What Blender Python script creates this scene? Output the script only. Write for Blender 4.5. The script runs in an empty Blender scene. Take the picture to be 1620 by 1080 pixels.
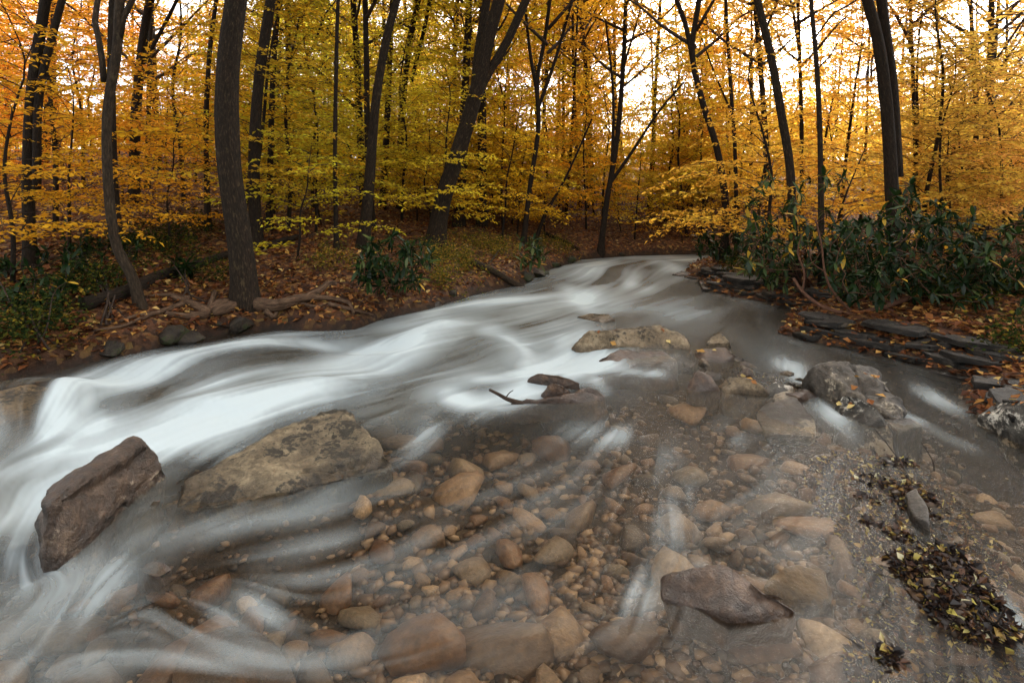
import bpy, bmesh, math, random
import numpy as np
from mathutils import Vector, Matrix

random.seed(7); rng = np.random.default_rng(7)
sc = bpy.context.scene
COL = sc.collection

# ---------------------------------------------------------------- camera
F, CX, HY, H = 884.0, 810.0, 330.0, 1.6      # focal length in photo pixels, horizon row, eye height
cd = bpy.data.cameras.new('camera'); cam = bpy.data.objects.new('camera', cd); COL.objects.link(cam)
cam.location = (0, 0, H); cam.rotation_euler = (math.radians(90), 0, 0)
cd.sensor_width = 36.0; cd.lens = F / 1620 * 36.0; cd.shift_y = -(540 - HY) / 1620
cd.clip_start = 0.05; cd.clip_end = 2000
sc.camera = cam

# ---------------------------------------------------------------- sky, sun, exposure
SUN_EL, SUN_AZ = 38.0, 28.0                    # azimuth measured from +Y towards +X
w = bpy.data.worlds.new('World'); sc.world = w; w.use_nodes = True
nt = w.node_tree; nt.nodes.clear()
sky = nt.nodes.new('ShaderNodeTexSky'); sky.sky_type = 'NISHITA'; sky.sun_disc = False
sky.sun_elevation = math.radians(SUN_EL); sky.sun_rotation = math.radians(SUN_AZ)
sky.air_density = 1.0; sky.dust_density = 4.0; sky.ozone_density = 1.0
hs = nt.nodes.new('ShaderNodeHueSaturation'); hs.inputs['Saturation'].default_value = 0.12
bg = nt.nodes.new('ShaderNodeBackground'); bg.inputs[1].default_value = 0.15
wo = nt.nodes.new('ShaderNodeOutputWorld')
nt.links.new(sky.outputs[0], hs.inputs['Color']); tint = nt.nodes.new('ShaderNodeMix'); tint.data_type = 'RGBA'; tint.blend_type = 'MULTIPLY'; tint.inputs[0].default_value = 1.0; tint.inputs[7].default_value = (1.0, 0.98, 0.95, 1)   # thin warm overcast
nt.links.new(hs.outputs[0], tint.inputs[6]); nt.links.new(tint.outputs[2], bg.inputs[0]); nt.links.new(bg.outputs[0], wo.inputs[0])
sd = bpy.data.lights.new('sun', 'SUN'); sd.energy = 1.5; sd.angle = math.radians(20); sd.color = (1, 0.93, 0.82)
so = bpy.data.objects.new('sun', sd); COL.objects.link(so)
a, e = math.radians(SUN_AZ), math.radians(SUN_EL)
so.rotation_euler = Vector((math.sin(a) * math.cos(e), math.cos(a) * math.cos(e), math.sin(e))).to_track_quat('Z', 'Y').to_euler()
so.location = (0, 0, 30)
vs = sc.view_settings
sc.display_settings.display_device = 'sRGB'
vs.view_transform = 'Standard'; vs.look = 'None'; vs.gamma = 1; vs.use_curve_mapping = False
vs.exposure = 2.35
cy = sc.cycles
cy.max_bounces = 8; cy.diffuse_bounces = 3; cy.glossy_bounces = 2; cy.transmission_bounces = 4; cy.transparent_max_bounces = 12
cy.sample_clamp_indirect = 4.0; cy.use_denoising = True

# ---------------------------------------------------------------- helpers: noise
def _h(i, j, k, s):
    n = (i * 374761393 + j * 668265263 + k * 1274126177 + s * 974634541) & 0xFFFFFFFF
    n = ((n ^ (n >> 13)) * 1274126177) & 0xFFFFFFFF
    n = n ^ (n >> 16)
    return (n & 0xFFFF) / 65535.0
def vnoise(x, y, z=0.0, s=0):
    x, y, z = np.broadcast_arrays(np.asarray(x, float), np.asarray(y, float), np.asarray(z, float))
    i, j, k = np.floor(x).astype(np.int64), np.floor(y).astype(np.int64), np.floor(z).astype(np.int64)
    u, v, q = x - i, y - j, z - k
    u, v, q = u*u*(3-2*u), v*v*(3-2*v), q*q*(3-2*q)
    def L(a, b, t): return a + (b - a) * t
    r = L(L(L(_h(i,j,k,s), _h(i+1,j,k,s), u), L(_h(i,j+1,k,s), _h(i+1,j+1,k,s), u), v),
          L(L(_h(i,j,k+1,s), _h(i+1,j,k+1,s), u), L(_h(i,j+1,k+1,s), _h(i+1,j+1,k+1,s), u), v), q)
    return r * 2 - 1
def fbm(x, y, z=0.0, s=0, o=4, g=0.5):
    t, a_ = 0.0, 1.0
    for n in range(o):
        f = 2.0 ** n
        t = t + a_ * vnoise(np.asarray(x) * f, np.asarray(y) * f, np.asarray(z) * f, s + n); a_ *= g
    return t
def sstep(a, b, x):
    t = np.clip((x - a) / (b - a), 0, 1); return t * t * (3 - 2 * t)

# ---------------------------------------------------------------- helpers: placing by sight lines
def zw(y): return 0.018 * np.clip(np.asarray(y, float) - 3.0, 0, 30)     # mean water level, rising upstream
_wc = {}
def W(px, py, dz=0.0):
    k = (px, py, dz)
    if k not in _wc:
        Y = 5.0
        for _ in range(25): Y = F * (H - (0.018 * min(max(Y - 3.0, 0), 30) + dz)) / (py - HY)
        _wc[k] = np.array([(px - CX) / F * Y, Y, float(zw(Y)) + dz])
    return _wc[k].copy()
def D(px, py, Y): return np.array([(px - CX) / F * Y, Y, H - (py - HY) / F * Y])

# ---------------------------------------------------------------- helpers: objects
def tag(o, label=None, cat=None, group=None, kind=None):
    if label: o['label'] = label
    if cat: o['category'] = cat
    if group: o['group'] = group
    if kind: o['kind'] = kind
    return o
def empty(name, loc):
    o = bpy.data.objects.new(name, None); COL.objects.link(o); o.location = loc; o.empty_display_size = 0.1; return o
def link(name, me, parent=None):
    o = bpy.data.objects.new(name, me); COL.objects.link(o)
    if parent is not None: o.parent = parent
    return o
def mesh(name, V, T, mat, attrs=None, smooth=True):
    V = np.ascontiguousarray(V, dtype=np.float32).reshape(-1, 3); T = np.ascontiguousarray(T, dtype=np.int32).reshape(-1, 3)
    me = bpy.data.meshes.new(name)
    me.vertices.add(len(V)); me.vertices.foreach_set('co', V.ravel())
    me.loops.add(T.size); me.loops.foreach_set('vertex_index', T.ravel())
    me.polygons.add(len(T)); me.polygons.foreach_set('loop_start', np.arange(0, T.size, 3, dtype=np.int32))
    me.polygons.foreach_set('use_smooth', np.full(len(T), smooth, dtype=bool))
    me.update(calc_edges=True)
    for k, a_ in (attrs or {}).items():
        a_ = np.asarray(a_, dtype=np.float32)
        if a_.ndim == 1:
            at = me.attributes.new(k, 'FLOAT', 'POINT'); at.data.foreach_set('value', a_)
        else:
            at = me.attributes.new(k, 'FLOAT_VECTOR', 'POINT'); at.data.foreach_set('vector', a_.ravel())
    if mat: me.materials.append(mat)
    return me
class MB:
    """collects pieces of ONE part"""
    def __init__(s): s.V, s.T, s.A, s.n = [], [], [], 0
    def add(s, V, T, A=None):
        V = np.asarray(V, float).reshape(-1, 3); s.V.append(V); s.T.append(np.asarray(T).reshape(-1, 3) + s.n); s.n += len(V)
        if A is not None: s.A.append(A)
    def mesh(s, name, mat, key='rnd', smooth=True):
        return mesh(name, np.concatenate(s.V), np.concatenate(s.T), mat, {key: np.concatenate(s.A)} if s.A else None, smooth)
def grid_tris(r, c):
    i = np.arange(r * c).reshape(r, c)
    a_, b_, c_, d_ = i[:-1, :-1].ravel(), i[:-1, 1:].ravel(), i[1:, 1:].ravel(), i[1:, :-1].ravel()
    return np.concatenate([np.stack([a_, b_, c_], 1), np.stack([a_, c_, d_], 1)])
def spline(P, n):
    P = np.asarray(P, float)
    t = np.concatenate([[0], np.cumsum(np.linalg.norm(np.diff(P, axis=0), axis=1))]); u = np.linspace(0, t[-1], n)
    m = np.zeros_like(P); m[1:-1] = (P[2:] - P[:-2]) / (t[2:] - t[:-2])[:, None]
    m[0] = (P[1] - P[0]) / (t[1] - t[0]); m[-1] = (P[-1] - P[-2]) / (t[-1] - t[-2])
    k = np.clip(np.searchsorted(t, u, 'right') - 1, 0, len(t) - 2); h = (t[k+1] - t[k])[:, None]; s = ((u - t[k])[:, None]) / h
    return (2*s**3-3*s**2+1)*P[k] + (s**3-2*s**2+s)*h*m[k] + (-2*s**3+3*s**2)*P[k+1] + (s**3-s**2)*h*m[k+1]
def tube(P, R, sides=8, rough=0.0, seed=0, lump=0.0):
    """tapered tube along P; returns V, T, bark coordinates"""
    P = np.asarray(P, float); n = len(P); R = np.broadcast_to(np.asarray(R, float), (n,))
    tg = np.gradient(P, axis=0); tg /= np.linalg.norm(tg, axis=1)[:, None] + 1e-9
    ref = np.array([1.0, 0, 0]) if abs(tg[0][0]) < 0.7 else np.array([0, 1.0, 0])
    N1 = np.cross(tg, ref); N1 /= np.linalg.norm(N1, axis=1)[:, None] + 1e-9; N2 = np.cross(tg, N1)
    th_ = np.linspace(0, 2 * math.pi, sides, endpoint=False); c, s = np.cos(th_), np.sin(th_)
    arc = np.concatenate([[0], np.cumsum(np.linalg.norm(np.diff(P, axis=0), axis=1))])
    rr = np.repeat(R[:, None], sides, 1)
    bark = np.stack([c[None] * rr, s[None] * rr, np.repeat(arc[:, None], sides, 1)], 2)
    if rough or lump:
        rr = rr * (1 + rough * fbm(c[None] * 3.0, s[None] * 3.0, arc[:, None] * 1.2, seed) + lump * fbm(c[None] * 1.0, s[None] * 1.0, arc[:, None] * 0.7, seed + 9))
    V = P[:, None] + rr[..., None] * (c[None, :, None] * N1[:, None] + s[None, :, None] * N2[:, None])
    i = np.arange(n * sides).reshape(n, sides); j = np.roll(i, -1, 1)
    T = np.concatenate([np.stack([i[:-1].ravel(), j[:-1].ravel(), j[1:].ravel()], 1), np.stack([i[:-1].ravel(), j[1:].ravel(), i[1:].ravel()], 1)])
    cap = np.array([[i[-1][0], i[-1][k], i[-1][k+1]] for k in range(1, sides-1)] + [[i[0][0], i[0][k+1], i[0][k]] for k in range(1, sides-1)])
    return V.reshape(-1, 3), np.concatenate([T, cap]), bark.reshape(-1, 3)
def leaves(pos, d, nrm, L, Wd, fold=0.12):
    """folded leaf-shaped faces: 4 verts, 2 triangles each"""
    pos, d, nrm = np.asarray(pos, float), np.asarray(d, float), np.asarray(nrm, float)
    d = d / (np.linalg.norm(d, axis=1)[:, None] + 1e-9)
    s = np.cross(d, nrm); s /= np.linalg.norm(s, axis=1)[:, None] + 1e-9; nn = np.cross(s, d)
    L = np.broadcast_to(np.asarray(L, float), (len(pos),))[:, None]; Wd = np.broadcast_to(np.asarray(Wd, float), (len(pos),))[:, None]
    mid = pos + d * L * 0.45
    V = np.stack([pos, mid + s * Wd / 2 + nn * L * fold, pos + d * L, mid - s * Wd / 2 + nn * L * fold], 1).reshape(-1, 3)
    b = np.arange(len(pos)) * 4
    return V, np.concatenate([np.stack([b, b+1, b+2], 1), np.stack([b, b+2, b+3], 1)])
def unit(n): 
    v = rng.normal(size=(n, 3)); return v / np.linalg.norm(v, axis=1)[:, None]

# ---------------------------------------------------------------- helpers: materials
class NT:
    def __init__(s, name):
        s.m = bpy.data.materials.new(name); s.m.use_nodes = True; s.t = s.m.node_tree; s.t.nodes.clear()
        s.out = s.t.nodes.new('ShaderNodeOutputMaterial')
    def n(s, ty, **kw):
        nd = s.t.nodes.new('ShaderNode' + ty)
        for k, v in kw.items():
            if k.startswith('i_'):
                k = k[2:]; k = int(k) if k.isdigit() else k.replace('_', ' ')
                if isinstance(v, bpy.types.NodeSocket): s.t.links.new(v, nd.inputs[k])
                else: nd.inputs[k].default_value = v
            else: setattr(nd, k, v)
        return nd
    def attr(s, name): return s.n('Attribute', attribute_name=name)
    def noise(s, vec, scale, detail=4, rough=0.55, dist=0.0):
        return s.n('TexNoise', i_Vector=vec, i_Scale=scale, i_Detail=detail, i_Roughness=rough, i_Distortion=dist).outputs[0]
    def ramp(s, fac, stops):
        r = s.n('ValToRGB', i_0=fac); e_ = r.color_ramp.elements
        while len(e_) < len(stops): e_.new(0.5)
        for k, (p, c) in enumerate(stops): e_[k].position = p; e_[k].color = (*c, 1) if len(c) == 3 else c
        return r.outputs[0]
    def mix(s, f, a_, b_, mode='MIX'):
        nd = s.n('Mix', data_type='RGBA', blend_type=mode)
        for k, v in ((0, f), (6, a_), (7, b_)):
            if isinstance(v, bpy.types.NodeSocket): s.t.links.new(v, nd.inputs[k])
            else: nd.inputs[k].default_value = v if k == 0 else ((*v, 1) if len(v) == 3 else v)
        return nd.outputs[2]
    def math(s, op, a_, b_=0.5):
        nd = s.n('Math', operation=op)
        for k, v in ((0, a_), (1, b_)):
            if isinstance(v, bpy.types.NodeSocket): s.t.links.new(v, nd.inputs[k])
            else: nd.inputs[k].default_value = v
        return nd.outputs[0]
    def bump(s, h, strength=0.5, dist=0.02): return s.n('Bump', i_Height=h, i_Strength=strength, i_Distance=dist).outputs[0]
    def done(s, shader): s.t.links.new(shader, s.out.inputs[0]); return s.m
    def geo(s): return s.n('NewGeometry')
def principled(N, col, rough=0.7, nrm=None, spec=0.4):
    p = N.n('BsdfPrincipled', i_Base_Color=col, i_Roughness=rough)
    p.inputs['Specular IOR Level'].default_value = spec
    if nrm is not None: N.t.links.new(nrm, p.inputs['Normal'])
    return p.outputs[0]

def leaf_mat(name, var=0.5, trans=0.58, obcol=True, stops=None, gloss=0.0):
    N = NT(name); r = N.attr('rnd').outputs['Fac']
    if obcol:
        base = N.n('ObjectInfo').outputs['Color']
        dark = N.mix(1.0, base, (0.60, 0.43, 0.42), 'MULTIPLY'); lite = N.mix(1.0, base, (1.25, 1.30, 1.2), 'MULTIPLY')
        col = N.mix(r, dark, lite)
    else: col = N.ramp(r, stops)
    d = N.n('BsdfDiffuse', i_Color=col).outputs[0]; t = N.n('BsdfTranslucent', i_Color=col).outputs[0]
    sh = N.n('MixShader', i_0=trans, i_1=d, i_2=t).outputs[0]
    if gloss:
        g = N.n('BsdfGlossy', i_Roughness=0.35).outputs[0]
        sh = N.n('MixShader', i_0=gloss, i_1=sh, i_2=g).outputs[0]
    return N.done(sh)
M = {}
M['leaf'] = leaf_mat('autumn_leaf')
M['litter'] = leaf_mat('fallen_leaf', trans=0.15, obcol=False, gloss=0.012, stops=[(0.0, (0.035, 0.016, 0.009)), (0.3, (0.10, 0.035, 0.015)), (0.55, (0.18, 0.065, 0.022)), (0.8, (0.28, 0.12, 0.035)), (0.93, (0.42, 0.24, 0.06)), (1.0, (0.52, 0.40, 0.16))])
M['debris'] = leaf_mat('wet_leaf', trans=0.1, obcol=False, gloss=0.03, stops=[(0.0, (0.008, 0.006, 0.006)), (0.45, (0.03, 0.018, 0.014)), (0.68, (0.09, 0.04, 0.02)), (0.84, (0.20, 0.12, 0.035)), (0.94, (0.35, 0.30, 0.07)), (1.0, (0.45, 0.42, 0.28))])
M['rhodo'] = leaf_mat('rhododendron_leaf', trans=0.18, obcol=False, gloss=0.018, stops=[(0.0, (0.003, 0.009, 0.003)), (0.6, (0.010, 0.026, 0.007)), (0.9, (0.036, 0.062, 0.014)), (0.97, (0.075, 0.09, 0.028)), (1.0, (0.40, 0.25, 0.03))])
M['shrub'] = leaf_mat('shrub_leaf', trans=0.4, obcol=False, stops=[(0.0, (0.03, 0.05, 0.015)), (0.5, (0.12, 0.12, 0.02)), (0.8, (0.26, 0.17, 0.025)), (1.0, (0.42, 0.26, 0.04))])

M['shrub_dark'] = leaf_mat('dark_shrub_leaf', trans=0.3, obcol=False, stops=[(0.0, (0.010, 0.020, 0.008)), (0.6, (0.030, 0.045, 0.012)), (0.9, (0.09, 0.085, 0.015)), (1.0, (0.25, 0.17, 0.02))])
def bark_mat(name, c0, c1, c2, scale=1.0, bump=1.0):
    N = NT(name); v = N.attr('bark').outputs['Vector']
    mp = N.n('Mapping', i_Vector=v); mp.inputs['Scale'].default_value = (52 * scale, 52 * scale, 13 * scale)
    n1 = N.noise(mp.outputs[0], 1.0, 7, 0.68, 0.2)
    mp2 = N.n('Mapping', i_Vector=v); mp2.inputs['Scale'].default_value = (4, 4, 1.2)
    n2 = N.noise(mp2.outputs[0], 1.0, 3)
    col = N.ramp(n1, [(0.3, c0), (0.55, c1), (0.75, c2)])
    col = N.mix(N.math('MULTIPLY', n2, 0.6), col, N.mix(1.0, col, (0.55, 0.6, 0.5), 'MULTIPLY'))
    mp3 = N.n('Mapping', i_Vector=v); mp3.inputs['Scale'].default_value = (9, 9, 5)
    li = N.n('MapRange', i_0=N.noise(mp3.outputs[0], 1.0, 6, 0.7), i_1=0.60, i_2=0.68, i_3=0.0, i_4=0.5).outputs[0]
    col = N.mix(li, col, N.mix(1.0, c2, (0.95, 1.1, 0.9), 'MULTIPLY'))
    return N.done(principled(N, col, 0.9, N.bump(n1, bump, 0.03), 0.2))
M['bark'] = bark_mat('bark', (0.004, 0.003, 0.002), (0.022, 0.014, 0.008), (0.095, 0.062, 0.036))
M['bark_dark'] = bark_mat('dark_bark', (0.005, 0.0035, 0.0025), (0.020, 0.013, 0.008), (0.055, 0.037, 0.022))
M['bark_light'] = bark_mat('grey_bark', (0.008, 0.006, 0.004), (0.038, 0.025, 0.015), (0.10, 0.070, 0.043))
M['root'] = bark_mat('root_bark', (0.02, 0.012, 0.008), (0.11, 0.065, 0.04), (0.22, 0.14, 0.09), 0.7)
M['twig'] = bark_mat('twig_bark', (0.015, 0.010, 0.008), (0.06, 0.04, 0.03), (0.13, 0.09, 0.06))
M['red_twig'] = bark_mat('rhododendron_bark', (0.04, 0.02, 0.012), (0.14, 0.065, 0.04), (0.24, 0.13, 0.08))

def rock_mat(name, dark, mid, light, lichen=None, la=0.5, rough=0.75, spec=0.35, scale=1.0, strata=0.0):
    N = NT(name); co = N.n('TexCoord').outputs['Object']
    mp = N.n('Mapping', i_Vector=co); mp.inputs['Scale'].default_value = (1, 1, 1 + strata)
    v = mp.outputs[0]
    n1 = N.noise(v, 5 * scale, 8, 0.65, 0.3); n2 = N.noise(v, 26 * scale, 6, 0.7); n3 = N.noise(v, 2.2 * scale, 3)
    f = N.math('ADD', N.math('MULTIPLY', n1, 0.6), N.math('MULTIPLY', n2, 0.4))
    col = N.ramp(f, [(0.36, dark), (0.5, mid), (0.64, light)])
    if lichen:
        lm = N.n('MapRange', i_0=N.math('ADD', N.math('MULTIPLY', n3, 0.6), N.math('MULTIPLY', n2, 0.4)), i_1=0.56 - 0.12 * la, i_2=0.60 - 0.12 * la).outputs[0]
        col = N.mix(lm, col, lichen)
    sp_ = N.n('SeparateXYZ', i_0=N.geo().outputs['Position'])
    lvl = N.math('SUBTRACT', sp_.outputs[2], N.math('MULTIPLY', N.math('MAXIMUM', N.math('SUBTRACT', sp_.outputs[1], 3.0), 0.0), 0.018))
    wetf = N.n('MapRange', i_0=N.math('ADD', lvl, N.math('MULTIPLY', n1, 0.05)), i_1=0.10, i_2=0.05).outputs[0]      # soaked rim at the waterline
    col = N.mix(N.math('MULTIPLY', wetf, 0.75), col, N.mix(1.0, col, (0.42, 0.38, 0.34), 'MULTIPLY'))
    rough = N.n('MapRange', i_0=wetf, i_3=rough, i_4=0.28).outputs[0]
    vor = N.n('TexVoronoi', i_Vector=v, i_Scale=9 * scale, feature='DISTANCE_TO_EDGE').outputs[0]
    crack = N.n('MapRange', i_0=vor, i_1=0.0, i_2=0.03).outputs[0]
    h = N.math('ADD', N.math('ADD', f, N.math('MULTIPLY', N.noise(v, 75 * scale, 4, 0.7), 0.22)), N.math('MULTIPLY', crack, 0.03))
    return N.done(principled(N, col, rough, N.bump(h, 1.0, 0.045), spec))
M['rock_brown'] = rock_mat('wet_brown_rock', (0.009, 0.006, 0.004), (0.042, 0.025, 0.015), (0.13, 0.086, 0.055), (0.27, 0.22, 0.16), -0.1, 0.45, 0.45)
M['rock_tan'] = rock_mat('tan_mossy_rock', (0.018, 0.014, 0.009), (0.13, 0.10, 0.06), (0.31, 0.25, 0.155), (0.024, 0.020, 0.013), 0.55, 0.75, 0.3)
M['rock_pale'] = rock_mat('pale_rock', (0.022, 0.016, 0.010), (0.15, 0.112, 0.066), (0.34, 0.275, 0.18), (0.030, 0.023, 0.014), 0.45)
M['rock_wet'] = rock_mat('wet_rust_rock', (0.012, 0.008, 0.006), (0.06, 0.034, 0.02), (0.15, 0.088, 0.048), None, 0, 0.35, 0.5)
M['rock_lichen'] = rock_mat('lichen_rock', (0.015, 0.015, 0.014), (0.07, 0.065, 0.055), (0.17, 0.155, 0.13), (0.50, 0.47, 0.40), 0.45, 0.7, 0.3)
M['rock_grey'] = rock_mat('grey_slab_rock', (0.009, 0.008, 0.006), (0.042, 0.034, 0.025), (0.13, 0.108, 0.078), (0.30, 0.26, 0.19), 0.12, 0.6, 0.4)
M['bank_rock'] = rock_mat('mossy_bank_rock', (0.005, 0.004, 0.003), (0.022, 0.016, 0.010), (0.06, 0.045, 0.028), (0.022, 0.028, 0.008), 0.5, 0.7, 0.3)
M['slate'] = rock_mat('layered_slate', (0.004, 0.004, 0.003), (0.014, 0.012, 0.010), (0.052, 0.044, 0.033), (0.11, 0.09, 0.065), 0.1, 0.6, 0.3, 1.0, 4.0)

def stone_mat():
    N = NT('streambed_stone'); co = N.n('TexCoord').outputs['Object']; oi = N.n('ObjectInfo')
    base = N.ramp(oi.outputs['Random'], [(0.0, (0.018, 0.012, 0.008)), (0.2, (0.060, 0.031, 0.017)), (0.4, (0.105, 0.060, 0.032)), (0.6, (0.045, 0.037, 0.029)), (0.75, (0.155, 0.102, 0.060)), (0.9, (0.070, 0.060, 0.047)), (1.0, (0.26, 0.195, 0.125))])
    off = N.n('VectorMath', operation='ADD', i_0=co, i_1=oi.outputs['Location']).outputs[0]
    n = N.noise(off, 7, 6, 0.6); col = N.mix(1.0, base, N.ramp(n, [(0.3, (0.5, 0.48, 0.45)), (0.7, (1.35, 1.3, 1.25))]), 'MULTIPLY')
    return N.done(principled(N, col, 0.45, N.bump(n, 0.5, 0.02)))
M['stone'] = stone_mat()
def gravel_mat():
    N = NT('gravel'); r = N.attr('rnd').outputs['Fac']
    col = N.ramp(r, [(0.0, (0.011, 0.007, 0.005)), (0.3, (0.034, 0.019, 0.011)), (0.6, (0.068, 0.040, 0.022)), (0.85, (0.115, 0.075, 0.043)), (1.0, (0.20, 0.145, 0.09))])
    n = N.noise(N.geo().outputs['Position'], 30, 4)
    return N.done(principled(N, col, 0.5, N.bump(n, 0.4, 0.01)))
M['gravel'] = gravel_mat()
def ground_mat():
    N = NT('forest_floor'); p = N.geo().outputs['Position']; wet = N.attr('bed').outputs['Fac']
    n1 = N.noise(p, 0.7, 4); n2 = N.noise(p, 14, 6, 0.7); n3 = N.noise(p, 45, 4, 0.7)
    vo = N.n('TexVoronoi', i_Vector=p, i_Scale=16.0).outputs['Color']
    sep = N.n('SeparateColor', i_0=vo).outputs[0]
    lit = N.ramp(sep, [(0.0, (0.030, 0.014, 0.008)), (0.4, (0.085, 0.034, 0.015)), (0.7, (0.15, 0.06, 0.022)), (0.92, (0.24, 0.12, 0.035)), (1.0, (0.35, 0.22, 0.06))])
    lit = N.mix(N.math('MULTIPLY', n2, 0.5), lit, (0.03, 0.018, 0.011))
    bed = N.ramp(N.math('ADD', N.math('MULTIPLY', n2, 0.6), N.math('MULTIPLY', n3, 0.4)), [(0.35, (0.008, 0.006, 0.004)), (0.5, (0.024, 0.016, 0.010)), (0.65, (0.06, 0.042, 0.027))])
    mud = N.ramp(n2, [(0.3, (0.006, 0.004, 0.003)), (0.7, (0.026, 0.017, 0.011))])
    col = N.mix(N.n('MapRange', i_0=wet, i_1=0.25, i_2=0.5).outputs[0], lit, mud)
    col = N.mix(N.n('MapRange', i_0=wet, i_1=0.6, i_2=0.85).outputs[0], col, bed)
    return N.done(principled(N, col, 0.85, N.bump(N.math('ADD', n2, N.math('MULTIPLY', n3, 0.5)), 0.8, 0.05), 0.25))
M['ground'] = ground_mat()
def water_mat():
    N = NT('stream_water'); foam = N.attr('foam').outputs['Fac']; op = N.attr('veil').outputs['Fac']
    col = N.mix(N.math('POWER', foam, 0.58), (0.085, 0.083, 0.071), (0.385, 0.45, 0.475))
    body = N.n('BsdfDiffuse', i_Color=col).outputs[0]
    clear = N.n('BsdfTransparent', i_Color=(0.95, 0.86, 0.73, 1)).outputs[0]
    b = N.n('MixShader', i_0=op, i_1=clear, i_2=body).outputs[0]
    g = N.n('BsdfGlossy', i_Roughness=0.27, i_Color=(1, 1, 1, 1)).outputs[0]
    fr = N.n('Fresnel', i_IOR=1.33).outputs[0]
    fr = N.math('MULTIPLY', N.math('MULTIPLY', fr, 0.2), N.math('SUBTRACT', 1.0, N.math('MULTIPLY', foam, 0.7)))
    return N.done(N.n('MixShader', i_0=fr, i_1=b, i_2=g).outputs[0])
M['water'] = water_mat()

# ---------------------------------------------------------------- stream plan and terrain
LB = [W(*p)[:2] for p in [(0,602),(60,592),(150,572),(230,557),(330,532),(420,522),(500,524),(560,522),(600,507),(680,489),(760,464),(830,449),(870,427),(920,411),(1000,405),(1090,403),(1180,400),(1400,397)]]
RB = [W(*p)[:2] for p in [(1400,405),(1200,408),(1100,413),(1078,432),(1105,445),(1112,460),(1200,478),(1255,492),(1228,527),(1280,540),(1420,570),(1525,600),(1540,650),(1560,675),(1620,695)]]
LB = [np.array([-40, 4.0]), np.array([-14, 6.2]), np.array([-7.5, 5.6])] + LB
RB = RB + [np.array([4.6, 3.2]), np.array([5.2, 1.0]), np.array([5.6, -4.0])]
POLY = np.array(LB + RB + [np.array([-40, -4.0])])
def pdist(X, Y, P):
    P = np.asarray(P); d = np.full(X.shape, 1e9)
    for A, B in zip(P[:-1], P[1:]):
        v = B - A; t = np.clip(((X - A[0]) * v[0] + (Y - A[1]) * v[1]) / (v @ v + 1e-12), 0, 1)
        d = np.minimum(d, np.hypot(X - A[0] - t * v[0], Y - A[1] - t * v[1]))
    return d
def inside(X, Y, P=POLY):
    r = np.zeros(X.shape, bool)
    for A, B in zip(P, np.roll(P, -1, 0)):
        if A[1] == B[1]: continue
        r ^= ((A[1] > Y) != (B[1] > Y)) & (X < (B[0] - A[0]) * (Y - A[1]) / (B[1] - A[1]) + A[0])
    return r
def stroke(X, Y, strokes):
    """soft brush marks on the water plane; widths given where they stand"""
    out = np.zeros(X.shape)
    for pts, wx, wy, s in strokes:
        Q = [W(*p)[:2] for p in pts]; ss = np.interp(np.arange(len(Q)), np.linspace(0, len(Q) - 1, len(np.atleast_1d(s))), np.atleast_1d(s))
        if len(Q) == 1: Q = Q * 2; ss = np.array([ss[0]] * 2)
        for k in range(len(Q) - 1):
            A, B = Q[k], Q[k+1]; ym = (A[1] + B[1]) / 2; sx = wx / F * ym; sy = wy * ym * ym / (F * H)
            ax, ay, bx, by = A[0] / sx, A[1] / sy, B[0] / sx, B[1] / sy; vx, vy = bx - ax, by - ay
            m = (np.abs(X - (A[0]+B[0])/2) < abs(A[0]-B[0])/2 + 4*sx) & (np.abs(Y - ym) < abs(A[1]-B[1])/2 + 4*sy)
            if not m.any(): continue
            qx, qy = X[m] / sx, Y[m] / sy
            t = np.clip(((qx - ax) * vx + (qy - ay) * vy) / (vx*vx + vy*vy + 1e-9), 0, 1)
            d2 = (qx - ax - t*vx)**2 + (qy - ay - t*vy)**2
            out[m] = np.maximum(out[m], (ss[k] + (ss[k+1]-ss[k]) * t) * np.exp(-d2 / 2))
    return out
CHANNEL = [([(1050,408),(950,440),(800,500),(560,560),(300,620),(100,700),(-60,780)], 120, 40, 1.0), ([(60,800),(80,900),(0,980)], 60, 50, 0.6), ([(1250,520),(1420,590),(1560,700)], 40, 14, 0.7)]
MOUNDS = [([(1400,735),(1425,790),(1450,850),(1490,910),(1545,985)], 58, 28, 0.24), ([(1385,1020),(1405,1060)], 24, 22, 0.24), ([(1560,985),(1575,1010)], 16, 14, 0.23), ([(1160,570),(1200,580),(1240,595)], 24, 7, 0.26)]
SHOALS = [([(1100,610),(1200,640),(1330,680)], 70, 20, .13), ([(1080,930),(1230,960)], 60, 40, .10), ([(960,575),(1090,570)], 50, 10, .12), ([(860,615),(950,622)], 40, 8, .12), ([(1250,760),(1330,860)], 80, 50, .06), ([(290,800),(420,790),(610,752)], 50, 20, .15), ([(80,880),(240,790)], 30, 30, .1), ([(225,905),(262,915)], 30, 22, .12), ([(1200,705),(1300,720)], 50, 14, .15)]
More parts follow.
